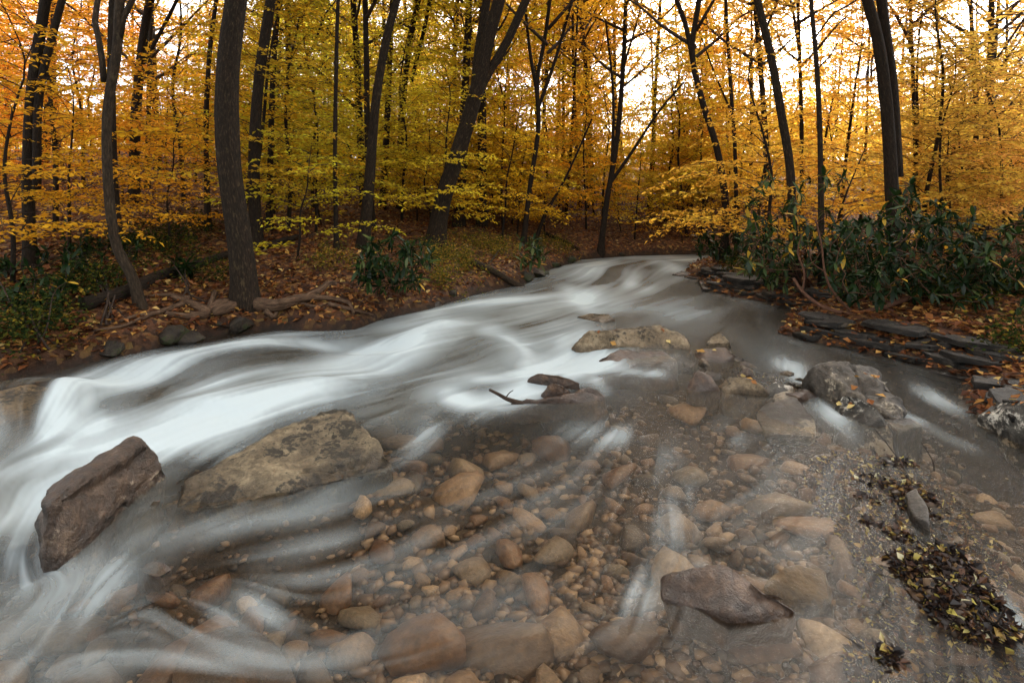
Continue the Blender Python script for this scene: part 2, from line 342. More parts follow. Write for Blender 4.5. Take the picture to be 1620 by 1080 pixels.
def terrain(X, Y, full=False):
    X, Y = np.asarray(X, float), np.asarray(Y, float)
    dl, dr = pdist(X, Y, LB), pdist(X, Y, RB); d = np.minimum(dl, dr); ins = inside(X, Y)
    left = sstep(-1.5, 1.5, dr - dl); wl = zw(Y)
    n = fbm(X * 0.9, Y * 0.9, 0, 3); n2 = fbm(X * 4, Y * 4, 0, 5, 3)
    hillL = 8.0 * (1 - np.exp(-0.20 * np.maximum(d - 0.3, 0) / 8.0)); hillR = 2.2 * (1 - np.exp(-0.05 * d / 2.2))
    out = wl + (0.02 + 0.22 * left) * (1 - np.exp(-d / 0.12)) + (0.22 - .06 * left) * (1 - np.exp(-d / 0.8)) + hillL * left + hillR * (1 - left) + (n * 0.10 + n2 * 0.03) * sstep(0, 1.0, d) * (1 + 0.03 * d)
    ch = stroke(X, Y, CHANNEL); md = stroke(X, Y, MOUNDS); sh = stroke(X, Y, SHOALS)
    bedz = wl - np.minimum(0.20 + 0.3 * ch, d * 1.6) - 0.01 + n2 * 0.012 + sh + np.minimum(md * 1.5, .226 - sh + .075 * n2)
    z = np.where(ins, bedz, out)
    if full: return z, np.where(ins, np.clip(0.5 + d * 2, 0, 1), np.clip(0.45 - d * 0.9, 0, 1))
    return z
def TH(x, y): return float(terrain(np.array([x]), np.array([y]))[0])
def G(px, py, ymin=3.0, ymax=70):
    Y = np.geomspace(ymin, ymax, 700); X = (px - CX) / F * Y; z = H - (py - HY) / F * Y; t = terrain(X, Y)
    k = np.argmax(z < t); Yk = Y[k] if (z < t).any() else ymax
    return np.array([(px - CX) / F * Yk, Yk, TH((px - CX) / F * Yk, Yk)])

r_, c_ = 430, 430
yy = np.geomspace(0.5, 420, r_); uu = np.linspace(-2.2, 2.2, c_)
GX = uu[None] * yy[:, None]; GY = np.repeat(yy[:, None], c_, 1)
gz, gb = terrain(GX, GY, True)
o = link('ground', mesh('ground', np.stack([GX, GY, gz], 2), grid_tris(r_, c_), M['ground'], {'bed': gb.ravel()}))
tag(o, 'leaf-strewn forest floor and stony streambed', 'ground', kind='structure')

# ---------------------------------------------------------------- water
FLOW = [((1090,404),(1000,406)),((1050,410),(960,424)),((960,425),(900,455)),((1000,440),(940,478)),((1080,470),(1000,500)),((900,480),(800,508)),((800,500),(680,530)),((700,490),(600,512)),((660,545),(560,572)),((600,520),(480,532)),((560,570),(400,600)),((450,540),(300,570)),((300,575),(170,625)),((600,600),(450,634)),((450,645),(300,685)),((250,665),(130,705)),((200,705),(60,748)),((120,640),(50,715)),((40,640),(10,720)),((900,560),(860,590)),((940,575),(890,592)),((860,605),(760,632)),((790,600),(720,618)),((725,620),(690,670)),((690,665),(635,735)),((1000,640),(850,715)),((900,740),(720,815)),((700,790),(500,850)),((560,850),(400,890)),((480,1000),(330,945)),((330,1000),(220,960)),((700,950),(480,1000)),((1000,1000),(780,1060)),((1062,690),(1066,760)),((1066,760),(1070,830)),((1070,830),(1075,895)),((1050,905),(1020,950)),((1075,890),(1005,975)),((1200,740),(1075,800)),((1200,640),(1080,700)),((1258,560),(1266,612)),((1285,630),(1345,690)),((1260,520),(1400,572)),((1400,580),(1500,645)),((1500,650),(1600,725)),((1400,650),(1540,735)),((1600,740),(1640,900)),((1500,760),(1570,860)),((1580,880),(1610,1010)),((1330,700),(1230,790)),((1250,850),(1120,900)),((1300,980),(1150,1050)),((45,760),(45,850)),((45,850),(100,945)),((120,930),(60,1020)),((240,900),(180,960)),((400,800),(250,860)),((330,720),(270,760)),((0,1000),(-60,1060)),((250,1040),(100,1060)),((-100,800),(-160,860))]
FOAM = [
 ([(1110,411),(1060,408),(1030,405)],14,2.6,.85), ([(1075,430),(1045,420),(1030,413)],10,4,.9), ([(1030,411),(960,418),(900,425)],18,4,.6), ([(985,425),(930,440),(895,450)],20,6,.75),
 ([(900,450),(922,470),(935,488)],13,7,.95), ([(940,490),(1000,487),(1060,492),(1095,490)],18,5,.62), ([(1012,450),(992,453)],12,4,.6), ([(870,452),(800,470),(720,490),(640,505)],30,9,.42),
 ([(770,480),(700,505),(660,530),(645,558)],26,10,.8), ([(645,552),(700,522),(790,506)],20,8,.6), ([(480,538),(540,546),(600,546),(640,549)],20,6,.95), ([(560,560),(600,575),(640,575)],20,5,.2),
 ([(785,525),(820,550),(850,582)],14,8,.85), ([(858,575),(900,570),(925,552)],34,14,1.0), ([(930,588),(895,592),(855,588)],22,9,1.0), ([(930,520),(880,545)],22,12,.7),
 ([(722,600),(707,630),(760,642),(830,628),(862,610)],24,9,1.0), ([(780,602),(850,592),(900,600)],24,8,.8), ([(935,600),(957,616)],10,7,.8), ([(1040,592),(990,586),(955,572)],18,5,.85), ([(820,540),(790,520),(760,515)],20,6,.5),
 ([(640,585),(560,602),(450,634),(330,665),(240,690),(170,722),(110,765)],55,17,[.5,.75,.85,.95,1,1,.9]), ([(480,532),(400,545),(300,566),(220,595),(165,630),(140,680)],50,13,[.5,.7,.75,.9,1,1]),
 ([(640,565),(450,605),(260,655),(90,720)],90,26,.36), ([(280,645),(170,680)],70,18,.75), ([(800,500),(680,530),(560,560)],60,14,.3), ([(850,586),(885,576),(922,560)],30,12,[1,1.25,1]), ([(712,625),(760,637),(835,624)],26,8,[1,1.2,1]), ([(640,550),(660,535),(700,515)],24,8,[.9,.9,.5]), ([(420,600),(300,620),(200,650)],50,10,.7), ([(430,670),(340,710),(280,745)],35,18,.75), ([(122,602),(138,640),(112,700),(40,742),(-30,752)],13,8,[.5,.9,1,.9,.6]),  ([(60,745),(42,800),(38,850),(80,910),(110,965)],22,22,.85),
 ([(10,870),(60,920)],30,22,.6), ([(110,930),(150,900),(210,875)],40,18,.6), ([(110,1000),(105,940)],25,18,.6), ([(-20,1010),(200,1000),(350,1045)],60,34,.35), ([(40,1060),(180,1040)],50,20,.4),
 ([(250,880),(262,850),(330,825),(420,795)],18,10,.6), ([(195,880),(200,930),(240,975),(300,1002)],13,11,.6), ([(272,922),(340,950),(430,980),(510,1002)],26,15,.55), ([(300,920),(400,902),(520,880),(650,845)],40,26,.5), ([(400,785),(500,790),(620,762)],30,12,.35),
 ([(618,742),(655,715),(680,680),(686,650)],9,8,.75), ([(1065,730),(1068,800),(1070,850),(1076,892)],15,20,[.3,.7,.8,.9]), ([(1076,897),(1120,905),(1210,908)],16,7,.6), ([(1040,900),(1010,940),(1000,985)],22,20,.6),
 ([(915,692),(1000,688)],40,11,.4), ([(1138,668),(1168,702)],11,9,.55), ([(590,985),(620,940),(650,910)],16,13,.38), ([(1256,570),(1264,602)],12,8,1.0), ([(1285,630),(1320,660),(1342,685)],9,7,.75), ([(1418,640),(1450,660),(1510,672)],18,6,.6),
 ([(1440,608),(1490,640),(1545,668)],12,3.5,.65), ([(1400,718),(1440,740),(1510,752)],25,9,.5), ([(1500,690),(1590,715)],20,7,.45), ([(1590,950),(1625,1010)],16,18,.7), ([(1500,850),(1520,900)],16,20,.35), ([(1225,534),(1330,555),(1425,573)],3,1.3,.8), ([(800,780),(900,720)],60,20,.25), ([(700,900),(850,850)],90,40,.2), ([(420,760),(560,800)],40,20,.3), ([(880,1000),(700,1060)],100,30,.22)]
def taper(p, st):
    st = np.atleast_1d(np.asarray(st, float))
    if len(st) > 1: return p, st
    if len(p) == 2: p = [p[0], ((p[0][0] + p[1][0]) / 2, (p[0][1] + p[1][1]) / 2), p[1]]
    v = np.full(len(p), st[0]); v[0] *= .3; v[-1] *= .3
    return p, v
FOAM = [(*taper(p, st), a_, b_) for p, a_, b_, st in FOAM]; FOAM = [(p, a_, b_, st) for p, st, a_, b_ in FOAM]
FOAM = [(p, a_ * (1.35 if p[0][1] > 700 else 1.2), b_ * (1.35 if p[0][1] > 700 else 1.2), np.array(s) * (.62 if p[0][1] > 700 else 1.0)) for p, a_, b_, s in FOAM]
VEIL = [([(20,940),(300,960),(520,900)],90,55,.8), ([(0,1050),(250,1050),(560,1040)],140,45,.62), ([(560,880),(800,820)],120,50,.5), ([(700,1000),(920,990)],120,50,.45), ([(380,830),(620,790)],90,30,.55), ([(780,800),(1010,690)],90,40,.45), ([(1100,830),(1260,740)],90,45,.38), ([(1000,900),(1200,860)],90,45,.34), ([(880,940),(700,960)],110,50,.35), ([(1050,740),(1068,880),(1000,990)],40,40,.4)]
CORE = [([(850,578),(880,570),(915,560)],32,15,1.1), ([(930,528),(895,545),(875,570)],20,12,.85), ([(775,522),(810,542),(850,575)],14,8,.85), ([(712,622),(740,634),(790,632),(850,612)],26,12,1.05), ([(760,600),(850,598)],30,8,.75), ([(650,560),(665,535),(720,512)],24,9,.7), ([(760,480),(700,498),(640,515)],34,8,.5), ([(935,600),(955,615)],9,8,.7), ([(480,540),(560,547),(630,550)],22,4.5,.8), ([(900,455),(930,486)],11,6,.8), ([(1040,413),(1070,428)],10,3.5,.8), ([(990,408),(1060,408)],22,2,.7), ([(1256,575),(1263,600)],11,7,.9), ([(950,574),(1000,588),(1040,592)],16,4,.75), ([(142,620),(132,680),(70,738)],14,10,.85), ([(940,490),(1010,487),(1080,491)],20,3.5,.5)]
MURK = [([(1060,408),(980,440),(820,500),(600,560),(330,630),(160,700),(20,790)],110,30,.95), ([(620,520),(760,500)],80,20,.9), ([(800,560),(700,600),(620,640)],60,25,.8), ([(200,600),(60,605)],80,6,.4), ([(60,800),(90,930),(0,1000)],60,45,.6), ([(250,760),(220,840)],30,30,.5), ([(1120,470),(1240,510),(1420,580),(1600,690)],60,14,.15), ([(1000,470),(1100,490)],80,12,.7)]
RELIEF = [([(-40,660),(20,645),(75,645)],52,22,.16), ([(770,545),(800,560)],30,9,.05), ([(560,575),(620,580)],50,8,-.04), ([(650,545),(700,520)],30,9,.07), ([(480,545),(620,550)],40,6,-.06), ([(300,575),(420,548)],60,10,.07), ([(880,570)],40,14,-.03), ([(760,628)],50,9,-.02), ([(920,470)],20,8,-.05), ([(1000,560),(1050,565)],30,9,.05), ([(40,780),(60,880)],30,30,-.06), ([(1100,900),(1200,930)],50,20,.03), ([(350,640),(500,610)],60,8,.05), ([(230,900)],20,12,.02), ([(1040,418),(960,430)],30,4,.06), ([(900,600)],40,6,.04)]
R_, C_, UM = 700, 1240, 1.5
y0, y1 = 1.25, 19.0; kk = math.log(y1 / y0)
yy = y0 * np.exp(kk * np.linspace(0, 1, R_)); uu = np.linspace(-UM, UM, C_)
WX = uu[None] * yy[:, None]; WY = np.repeat(yy[:, None], C_, 1)
near = inside(WX, WY) | (np.minimum(pdist(WX, WY, LB), pdist(WX, WY, RB)) < 0.35)
num = np.zeros((2,) + WX.shape); den = np.zeros(WX.shape)
for p, q in FLOW:
    A, B = W(*p)[:2], W(*q)[:2]; d = (B - A) / np.linalg.norm(B - A); m = (A + B) / 2
    lx, ly = np.log(WY / m[1]) * 3.0, (WX / WY - m[0] / m[1]) * 3.0
    wt = 1 / (lx**2 + ly**2 + 0.004) ** 1.6
    num[0] += wt * d[0]; num[1] += wt * d[1]; den += wt
VX, VY = num / den; sp = np.hypot(VX, VY) + 1e-6; VX /= sp; VY /= sp
# wobble so that streaks are not ruler-straight
wob = 0.25 * fbm(np.log(WY) * 5, WX / WY * 5, 0, 21, 3); VX, VY = VX * np.cos(wob) - VY * np.sin(wob), VX * np.sin(wob) + VY * np.cos(wob)
step = 0.0055 * WY
DI = VY * step / WY / kk * (R_ - 1); DJ = (VX - WX / WY * VY) * step / WY / (2 * UM) * (C_ - 1)
def blur(a_, s):
    fy = np.fft.fftfreq(a_.shape[0])[:, None]; fx = np.fft.rfftfreq(a_.shape[1])[None]
    b = np.fft.irfft2(np.fft.rfft2(a_) * np.exp(-2 * (math.pi * s) ** 2 * (fx**2 + fy**2)), a_.shape); return (b - b.mean()) / b.std()
def blur0(a_, s):
    fy = np.fft.fftfreq(a_.shape[0])[:, None]; fx = np.fft.rfftfreq(a_.shape[1])[None]
    return np.fft.irfft2(np.fft.rfft2(a_) * np.exp(-2 * (math.pi * s) ** 2 * (fx**2 + fy**2)), a_.shape)
wn = rng.normal(size=(4, R_, C_))
nz = 0.8 * blur(wn[0], 1.2) + 0.9 * blur(wn[1], 3.5) + 0.9 * blur(wn[2], 9.0) + 0.5 * blur(wn[3], 20.0)
fm0 = stroke(WX, WY, FOAM); fmn = fm0 * np.clip(1 + 0.28 * blur(wn[2], 6.0) + 0.2 * blur(wn[3], 14.0), 0.1, 1.6); fm = np.zeros((R_, C_))
lic = np.zeros((R_, C_)); ii, jj = np.meshgrid(np.arange(R_, dtype=float), np.arange(C_, dtype=float), indexing='ij'); wsum = 0
NS = 30
for sg in (1, -1):
    pi, pj = ii.copy(), jj.copy()
    for s in range(NS):
        a0 = np.clip(pi.astype(int), 0, R_ - 2); b0 = np.clip(pj.astype(int), 0, C_ - 2); fa = np.clip(pi - a0, 0, 1); fb = np.clip(pj - b0, 0, 1)
        wgt = 0.5 + 0.5 * math.cos(math.pi * s / NS)
        lic += wgt * ((nz[a0, b0] * (1 - fb) + nz[a0, b0 + 1] * fb) * (1 - fa) + (nz[a0 + 1, b0] * (1 - fb) + nz[a0 + 1, b0 + 1] * fb) * fa); wsum += wgt
        if s < 18: fm += (1 - s / 18) * fmn[a0, b0] / 19.0
        pi = np.clip(pi + sg * DI[a0, b0], 0, R_ - 1.001); pj = np.clip(pj + sg * DJ[a0, b0], 0, C_ - 1.001)
lic = lic - blur0(lic, 26.0); lic = np.clip(lic / lic.std(), -2.2, 2.2)
fm = np.clip(.5 * blur0(fm, 3.0) + .6 * blur0(fm0, 3.0), 0, 1.0); mk = stroke(WX, WY, MURK); rl = stroke(WX, WY, [s for s in RELIEF if np.max(s[3]) > 0]) - stroke(WX, WY, [(p, a_, b_, -s) for p, a_, b_, s in RELIEF if s < 0])
soft = .66 + .34 * sstep(3.0, 5.0, WY); fm = np.where(WY < 5, fm * soft + blur0(fm, 9.0) * (1 - soft), fm)
foam = np.clip(fm * 1.0 + lic * soft * (0.006 + 0.6 * fm * (1.15 - fm)) + 0.05 * mk * (1 + lic), 0, 1) ** 1.1
vv = stroke(WX, WY, VEIL); vv = vv * np.clip(.50 + .30 * lic, 0.02, 1.5); cr = blur0(stroke(WX, WY, CORE), 3.5) * np.clip(1.1 + .12 * lic, .3, 1.3); foam = np.clip(np.maximum(foam, np.maximum(vv * (.62 - .20 * sstep(-.5, 1.0, WX)), cr)), 0, 1)
veil = np.clip(np.maximum(mk * (0.9 + 0.05 * lic), 0.012 + 0.008 * lic + 0.97 * foam), 0.02, 0.97)
WZ = zw(WY) + rl * 1.35 + 0.004 * lic * (0.3 + fm) * np.minimum(WY / 4, 1.5)
T = grid_tris(R_, C_); T = T[near.ravel()[T].all(1)]
used = np.unique(T); remap = np.full(R_ * C_, -1); remap[used] = np.arange(len(used))
o = link('stream_water', mesh('stream_water', np.stack([WX, WY, WZ], 2).reshape(-1, 3)[used], remap[T], M['water'], {'foam': foam.ravel()[used], 'veil': veil.ravel()[used]}))
tag(o, 'silky white and clear stream water running over stones', 'stream', kind='structure')

# ---------------------------------------------------------------- rocks
def hull_mesh(name, pts, mat, seed, amp=0.02, cell=0.03, bev=0.01, fr=6.0, chips=7, crack=()):
    bm = bmesh.new()
    for p in pts: bm.verts.new(p)
    bmesh.ops.convex_hull(bm, input=bm.verts)
    bmesh.ops.delete(bm, geom=[v for v in bm.verts if not v.link_faces], context='VERTS')
    bmesh.ops.dissolve_limit(bm, angle_limit=math.radians(6), verts=bm.verts, edges=bm.edges)
    bmesh.ops.bevel(bm, geom=list(bm.edges), offset=bev, segments=2, affect='EDGES', profile=0.6, clamp_overlap=True)
    bmesh.ops.triangulate(bm, faces=bm.faces)
    for _ in range(6):
        long = [e_ for e_ in bm.edges if e_.calc_length() > cell * 1.7]
        if not long or len(bm.verts) > 14000: break
        bmesh.ops.subdivide_edges(bm, edges=long, cuts=1); bmesh.ops.triangulate(bm, faces=bm.faces)
    bm.normal_update()
    V = np.array([v.co for v in bm.verts]); N = np.array([v.normal for v in bm.verts])
    r2 = np.random.default_rng(seed); ctr = V.mean(0)
    for _ in range(chips):
        n = r2.normal(size=3); n /= np.linalg.norm(n); q = (V - ctr) @ n; h = q.max() * r2.uniform(.90, .985)
        V = np.where((q > h)[:, None], V - n * ((q - h) * .9)[:, None], V)
    rid = 1 - np.abs(fbm(V[:, 0] * fr, V[:, 1] * fr, V[:, 2] * fr * 1.6, seed, 4))
    d = amp * (fbm(V[:, 0] * fr * 0.6, V[:, 1] * fr * 0.6, V[:, 2] * fr * 0.6, seed + 5, 5, 0.55) + 0.7 * (rid - 0.7))
    for A, B in crack:
        n = np.array([B[1] - A[1], A[0] - B[0]]); n /= np.linalg.norm(n); wv = .012 * fbm(V[:, 0] * 9, V[:, 1] * 9, 0, seed + 2, 3)
        q = (V[:, :2] - A[:2]) @ n + wv; t = ((V[:, :2] - A[:2]) @ (B - A)[:2]) / ((B - A)[:2] @ (B - A)[:2])
        d = d - np.where((t > -.1) & (t < 1.15), .035, 0) * np.exp(-(q / .010) ** 2) + .012 * np.tanh(q / .02) * np.exp(-(q / .12) ** 2)
    V2 = V + N * d[:, None]
    for v, c in zip(bm.verts, V2): v.co = c
    me = bpy.data.meshes.new(name); bm.to_mesh(me); bm.free()
    for p in me.polygons: p.use_smooth = True
    me.materials.append(M[mat]); return me
_seed = [100]
def rock(name, pts, mat, label, cat='rock', base=-0.27, amp=0.022, cell=0.026, extra=(), group=None, crack=(), ex=1.10):
    _seed[0] += 13
    P = [W(*p) for p in pts]; c = np.mean(P, 0)
    B = [np.array([c[0] + (p[0] - c[0]) * ex, c[1] + (p[1] - c[1]) * ex, float(zw(p[1])) + base]) for p in P]
    Q = np.array(P + B + [W(*p) for p in extra]); org = np.array([c[0], c[1], float(zw(c[1])) + base])
    me = hull_mesh(name, Q - org, mat, _seed[0], amp, cell, crack=[(W(*u) - org, W(*v) - org) for u, v in crack])
    o = link(name, me); o.location = org; return tag(o, label, cat, group)
rock('boulder', [(58,815,.06),(62,845,.0),(72,772,.17),(82,800,.22),(150,733,.24),(205,702,.25),(216,710,.24),(246,708,.18),(262,738,.06),(236,776,.01),(160,835,.02),(92,888,-.02)], 'rock_brown', 'wet brown block-shaped boulder with a crack, white water curling round it', 'boulder', amp=.03, cell=.016, crack=[((218,712,.24),(112,775,.24))])
rock('slab_rock', [(275,808,.0),(298,762,.03),(400,702,.07),(500,656,.12),(530,643,.15),(546,650,.14),(585,690,.10),(620,728,.04),(610,745,0.0),(500,767,.02),(400,788,.02)], 'rock_tan', 'large flat tan slab rock sloping into the rapids', 'rock', amp=.03, cell=.018, crack=[((575,712,.1),(490,742,.06))])
rock('boulder', [(910,536,.10),(922,523,.19),(958,519,.24),(1042,512,.24),(1056,520,.2),(1085,530,.12),(1089,552,.02),(1040,558,0),(1000,548,.08),(930,553,0),(914,547,.04)], 'rock_pale', 'flat-topped tan boulder in mid-stream above a white pool', 'boulder', amp=.03)
rock('rock', [(945,568,.03),(985,549,.11),(1050,556,.07),(1070,570,.03),(1060,580,-.02),(960,580,-.02)], 'rock_wet', 'rust-brown rock awash in front of the flat-topped tan boulder', 'rock')
rock('rock', [(912,500,.02),(935,495,.08),(964,496,.09),(973,504,.04),(952,511,0)], 'rock_pale', 'small wedge-shaped tan rock upstream of the flat-topped boulder')
rock('rock', [(1117,544,.05),(1130,527,.12),(1140,528,.12),(1156,542,.07),(1116,550,.01),(1156,552,.0)], 'rock_pale', 'small pale pointed rock beside the leafy gravel bar')
rock('rock', [(1100,560,.03),(1115,551,.08),(1148,550,.09),(1160,564,.03),(1142,576,-.01),(1108,572,-.01)], 'rock_wet', 'square rusty brown rock beside the pale pointed rock')
rock('boulder', [(1275,597,.10),(1290,581,.2),(1335,577,.23),(1350,584,.2),(1388,580,.2),(1405,606,.16),(1425,642,.06),(1422,668,-.02),(1380,645,.05),(1310,628,.02),(1280,612,0)], 'rock_grey', 'dark grey lumpy boulder with fallen leaves by the side channel', 'boulder', amp=.05, cell=.02, crack=[((1345,580,.2),(1390,660,.05))])
rock('rock', [(1318,644,.02),(1335,622,.13),(1362,626,.15),(1398,652,.09),(1408,674,.0),(1372,680,-.02),(1328,658,0)], 'rock_lichen', 'white lichen-crusted rock leaning on the dark grey boulder', amp=.03)
rock('boulder', [(1545,660,.05),(1588,628,.22),(1650,635,.32),(1710,690,.2),(1650,712,-.02),(1560,676,.0)], 'rock_lichen', 'lichen-speckled boulder under the right bank', 'boulder', amp=.03)
rock('rock', [(1045,912,.02),(1075,898,.08),(1140,898,.10),(1190,918,.09),(1232,943,.06),(1268,966,.02),(1240,988,-.02),(1150,972,.02),(1050,950,.0)], 'rock_wet', 'wet dark brown rock parting a thin white splash', amp=.03, base=-.14, ex=.8)
rock('rock', [(-90,640,.02),(0,618,.15),(50,606,.15),(95,614,.10),(112,650,.02),(85,690,-.03),(-20,715,-.06)], 'rock_tan', 'smooth olive rock beneath a glassy dome of water', amp=.01)
rock('rock', [(222,893,.0),(236,889,.035),(264,904,.02),(242,912,-.02)], 'rock_wet', 'small dark rock tip splitting a white wake', base=-.13)
rock('rock', [(828,604,.0),(850,589,.11),(885,592,.12),(918,604,.07),(880,618,-.01),(905,614,.01)], 'rock_wet', 'low rounded brown rock at the edge of the white eddy')
rock('rock', [(856,624,.01),(872,604,.15),(892,609,.12),(912,626,.0),(864,634,-.02)], 'rock_wet', 'pointed rusty rock rising behind the driftwood')
rock('rock', [(908,626,.01),(928,612,.07),(946,616,.06),(957,627,.02),(945,637,-.02)], 'rock_wet', 'ragged brown rock at the end of the driftwood')
rock('rock', [(800,639,-.01),(830,633,.015),(880,630,.03),(930,623,.04),(956,629,.01),(940,640,-.02),(830,644,-.03)], 'rock_wet', 'long low rust-brown rock shelf below the white eddy', amp=.03, base=-.16)
rock('rock', [(1195,655,-.01),(1225,622,.03),(1250,616,.045),(1290,665,.01),(1288,690,-.03),(1210,686,-.03)], 'rock_grey', 'flat grey slab rock barely above the shallow water', base=-.13, ex=.8)
rock('rock', [(1133,610,.01),(1165,597,.09),(1200,608,.08),(1218,624,.01),(1150,621,-.01)], 'rock_pale', 'whitish ridged rock along the leafy gravel bar')
rock('rock', [(1205,617,.02),(1230,604,.09),(1254,612,.04),(1226,632,-.01)], 'rock_lichen', 'small whitish rock touching the flat grey slab')
rock('rock', [(1083,614,.0),(1104,587,.13),(1120,590,.12),(1138,612,.02),(1100,624,-.02)], 'rock_wet', 'brown wedge rock between the rusty rock and whitish ridge')
rock('rock', [(1430,780,.05),(1450,772,.07),(1466,800,.075),(1470,826,.05),(1446,818,.04)], 'rock_grey', 'grey-green stone lodged in the wet leaf pile', base=-.1, amp=.01)
rock('rock', [(1200,948,-.16),(1215,915,-.1),(1250,890,-.08),(1310,905,-.1),(1310,950,-.15)], 'rock_pale', 'pale grey stone beneath the water beside the dark brown rock', base=-.25)
rock('rock', [(265,1080,-.12),(290,1010,-.06),(370,985,-.04),(440,1005,-.05),(470,1075,-.1),(370,1120,-.1)], 'rock_wet', 'broad round tan boulder drowned near the left eddy', base=-.4, amp=.01)
rock('rock', [(205,840,-.06),(240,790,.02),(255,790,.02),(235,830,-.04)], 'rock_tan', 'narrow tan rock half sunk beside the brown boulder', base=-.3)
rock('rock', [(1395,662,.0),(1440,660,.03),(1460,672,.0),(1420,684,-.03)], 'rock_grey', 'small wet rock in the side channel rapids')
rock('rock', [(985,405,.0),(1062,434,.02),(1078,428,.08),(1100,434,.04),(1090,440,0)][1:], 'slate', 'dark low rock at the tip of the right ledge')

random.seed(15)
for k in range(22):
    px = random.uniform(1085, 1275); py = 545 + (px - 1085) * .34 + random.uniform(-8, 42); p = W(px, py); r = random.uniform(.05, .14)
    pts = unit(14) * [r, r * random.uniform(.6, 1), r * random.uniform(.4, .75)]
    _seed[0] += 3; o = link('rock', hull_mesh('rock', pts, random.choice(('rock_pale', 'rock_wet', 'rock_wet', 'rock_grey')), _seed[0], .014, .04, .006, 9.0)); o.location = (p[0], p[1], p[2] + random.uniform(-.04, .02)); o.rotation_euler.z = random.uniform(0, 6)
    tag(o, 'small broken rock poking out along the gravel bar', 'rock', 'broken rocks along the gravel bar')
random.seed(5)
LBa = np.array(LB[3:]); arcL = np.concatenate([[0], np.cumsum(np.linalg.norm(np.diff(LBa, axis=0), axis=1))])
for k in range(20):
    t = arcL[-4] * random.random() ** 1.2; x, y = np.interp(t, arcL, LBa[:, 0]), np.interp(t, arcL, LBa[:, 1]); off = random.uniform(.0, .22); y += off; r = random.uniform(.05, .22); z = float(zw(y)) + random.uniform(-.03, .10)
    pts = unit(16) * [r, r * random.uniform(.6, 1), r * random.uniform(.4, .7)]
    _seed[0] += 3; o = link('rock', hull_mesh('rock', pts, 'bank_rock', _seed[0], .012, .05, .01, 9.0)); o.location = (x, y, z); o.rotation_euler.z = random.uniform(0, 6)
    tag(o, 'dark mossy rock wedged in the left bank at the waterline', 'rock', 'dark rocks along the left waterline')
# layered ledges on the right bank: every slab is a part
def ledge(label, path, layers, ins_step, size, inland=0.2, bw=0.5):
    P = [W(*p) for p in path]; P = spline(P, 40); arc = np.concatenate([[0], np.cumsum(np.linalg.norm(np.diff(P[:, :2], axis=0), axis=1))])
    root = empty('rock_ledge', (P[20][0], P[20][1], TH(P[20][0], P[20][1])))
    rp = np.array(root.location)
    for k in range(layers):
        s = random.uniform(0, .2)
        while s < arc[-1]:
            ln = random.uniform(*size); q = np.array([np.interp(s + ln / 2, arc, P[:, i]) for i in range(3)])
            t = np.array([np.interp(s + ln, arc, P[:, i]) - np.interp(s, arc, P[:, i]) for i in range(2)]); t /= np.linalg.norm(t) + 1e-9
            n = np.array([t[1], -t[0]])
            if TH(*(q[:2] + n * 0.4)) < TH(*(q[:2] - n * 0.4)): n = -n
            if k and random.random() < .12: s += ln; continue
            dep = bw * random.uniform(.7, 1.2); thk = random.uniform(.03, .06); z0 = q[2] - 0.05 + k * 0.05
            c = q[:2] + n * (inland * 0 + ins_step * k + random.uniform(-.07, .07) + dep / 2 - 0.08)
            m = random.randint(6, 9); pts = []
            for a_ in range(m):
                th_ = 2 * math.pi * (a_ + random.uniform(-.25, .25)) / m; cc, ss = math.cos(th_), math.sin(th_)
                sc_ = 1 / max(abs(cc), abs(ss)) ** 0.75; rr = random.uniform(.85, 1.1)
                xy = c + t * cc * sc_ * ln / 2 * rr + n * ss * sc_ * dep / 2 * rr
                pts += [(*xy, z0 + random.uniform(-.008, .008)), (*(c + (xy - c) * random.uniform(.93, 1)), z0 + thk + random.uniform(-.012, .012))]
            _seed[0] += 7; cp = np.array([c[0], c[1], z0])
            me = hull_mesh('slab', np.array(pts) - cp, 'slate', _seed[0], .010, .045, .003, 14.0)
            o = link('slab', me, root); o.location = cp - rp; o.rotation_euler = (random.uniform(-.06, .06), random.uniform(-.06, .06), 0)
            s += ln * random.uniform(.75, 1.0)
    return tag(root, label, 'rock ledge')
ledge('low ledge of thin dark rock layers on the upper right bank', [(1085,437),(1105,447),(1113,460),(1160,470),(1205,479),(1256,492)], 6, .09, (.3, .9), bw=.6)
ledge('undercut dark slate ledge above the quiet side channel', [(1232,527),(1280,540),(1350,556),(1420,570),(1522,598)], 6, .08, (.25, .8), bw=.55)
ledge('jutting slate slabs below the leafy right bank', [(1527,602),(1542,648),(1558,672)], 4, .07, (.3, .6), bw=.45)

# stones on the streambed
def pebble(seed, sub=2):
    bm = bmesh.new(); bmesh.ops.create_icosphere(bm, subdivisions=sub, radius=1.0)
    V = np.array([v.co for v in bm.verts]); r2 = np.random.default_rng(seed)
    for _ in range(11):
        n = r2.normal(size=3); n /= np.linalg.norm(n); h = r2.uniform(.38, .72); d = V @ n; V = np.where((d > h)[:, None], V - n * ((d - h) * .85)[:, None], V)
    V = V * (1 + .10 * fbm(V[:, 0] * 1.3, V[:, 1] * 1.3, V[:, 2] * 1.3, seed, 3))[:, None] * np.array([1, r2.uniform(.6, .9), r2.uniform(.4, .6)])
    T = np.array([[v.index for v in f.verts] for f in bm.faces]); bm.free(); return V, T
PEB = [pebble(300 + k) for k in range(9)]; PEBM = [mesh('stone', V, T, M['stone']) for V, T in PEB]
PEBS = [pebble(400 + k, 1) for k in range(6)]
cand = []; tries = 0
def wet_ok(x, y, m=0.12):
    X, Y = np.array([x]), np.array([y]); return inside(X, Y)[0] and pdist(X, Y, RB)[0] > m and pdist(X, Y, LB)[0] > m
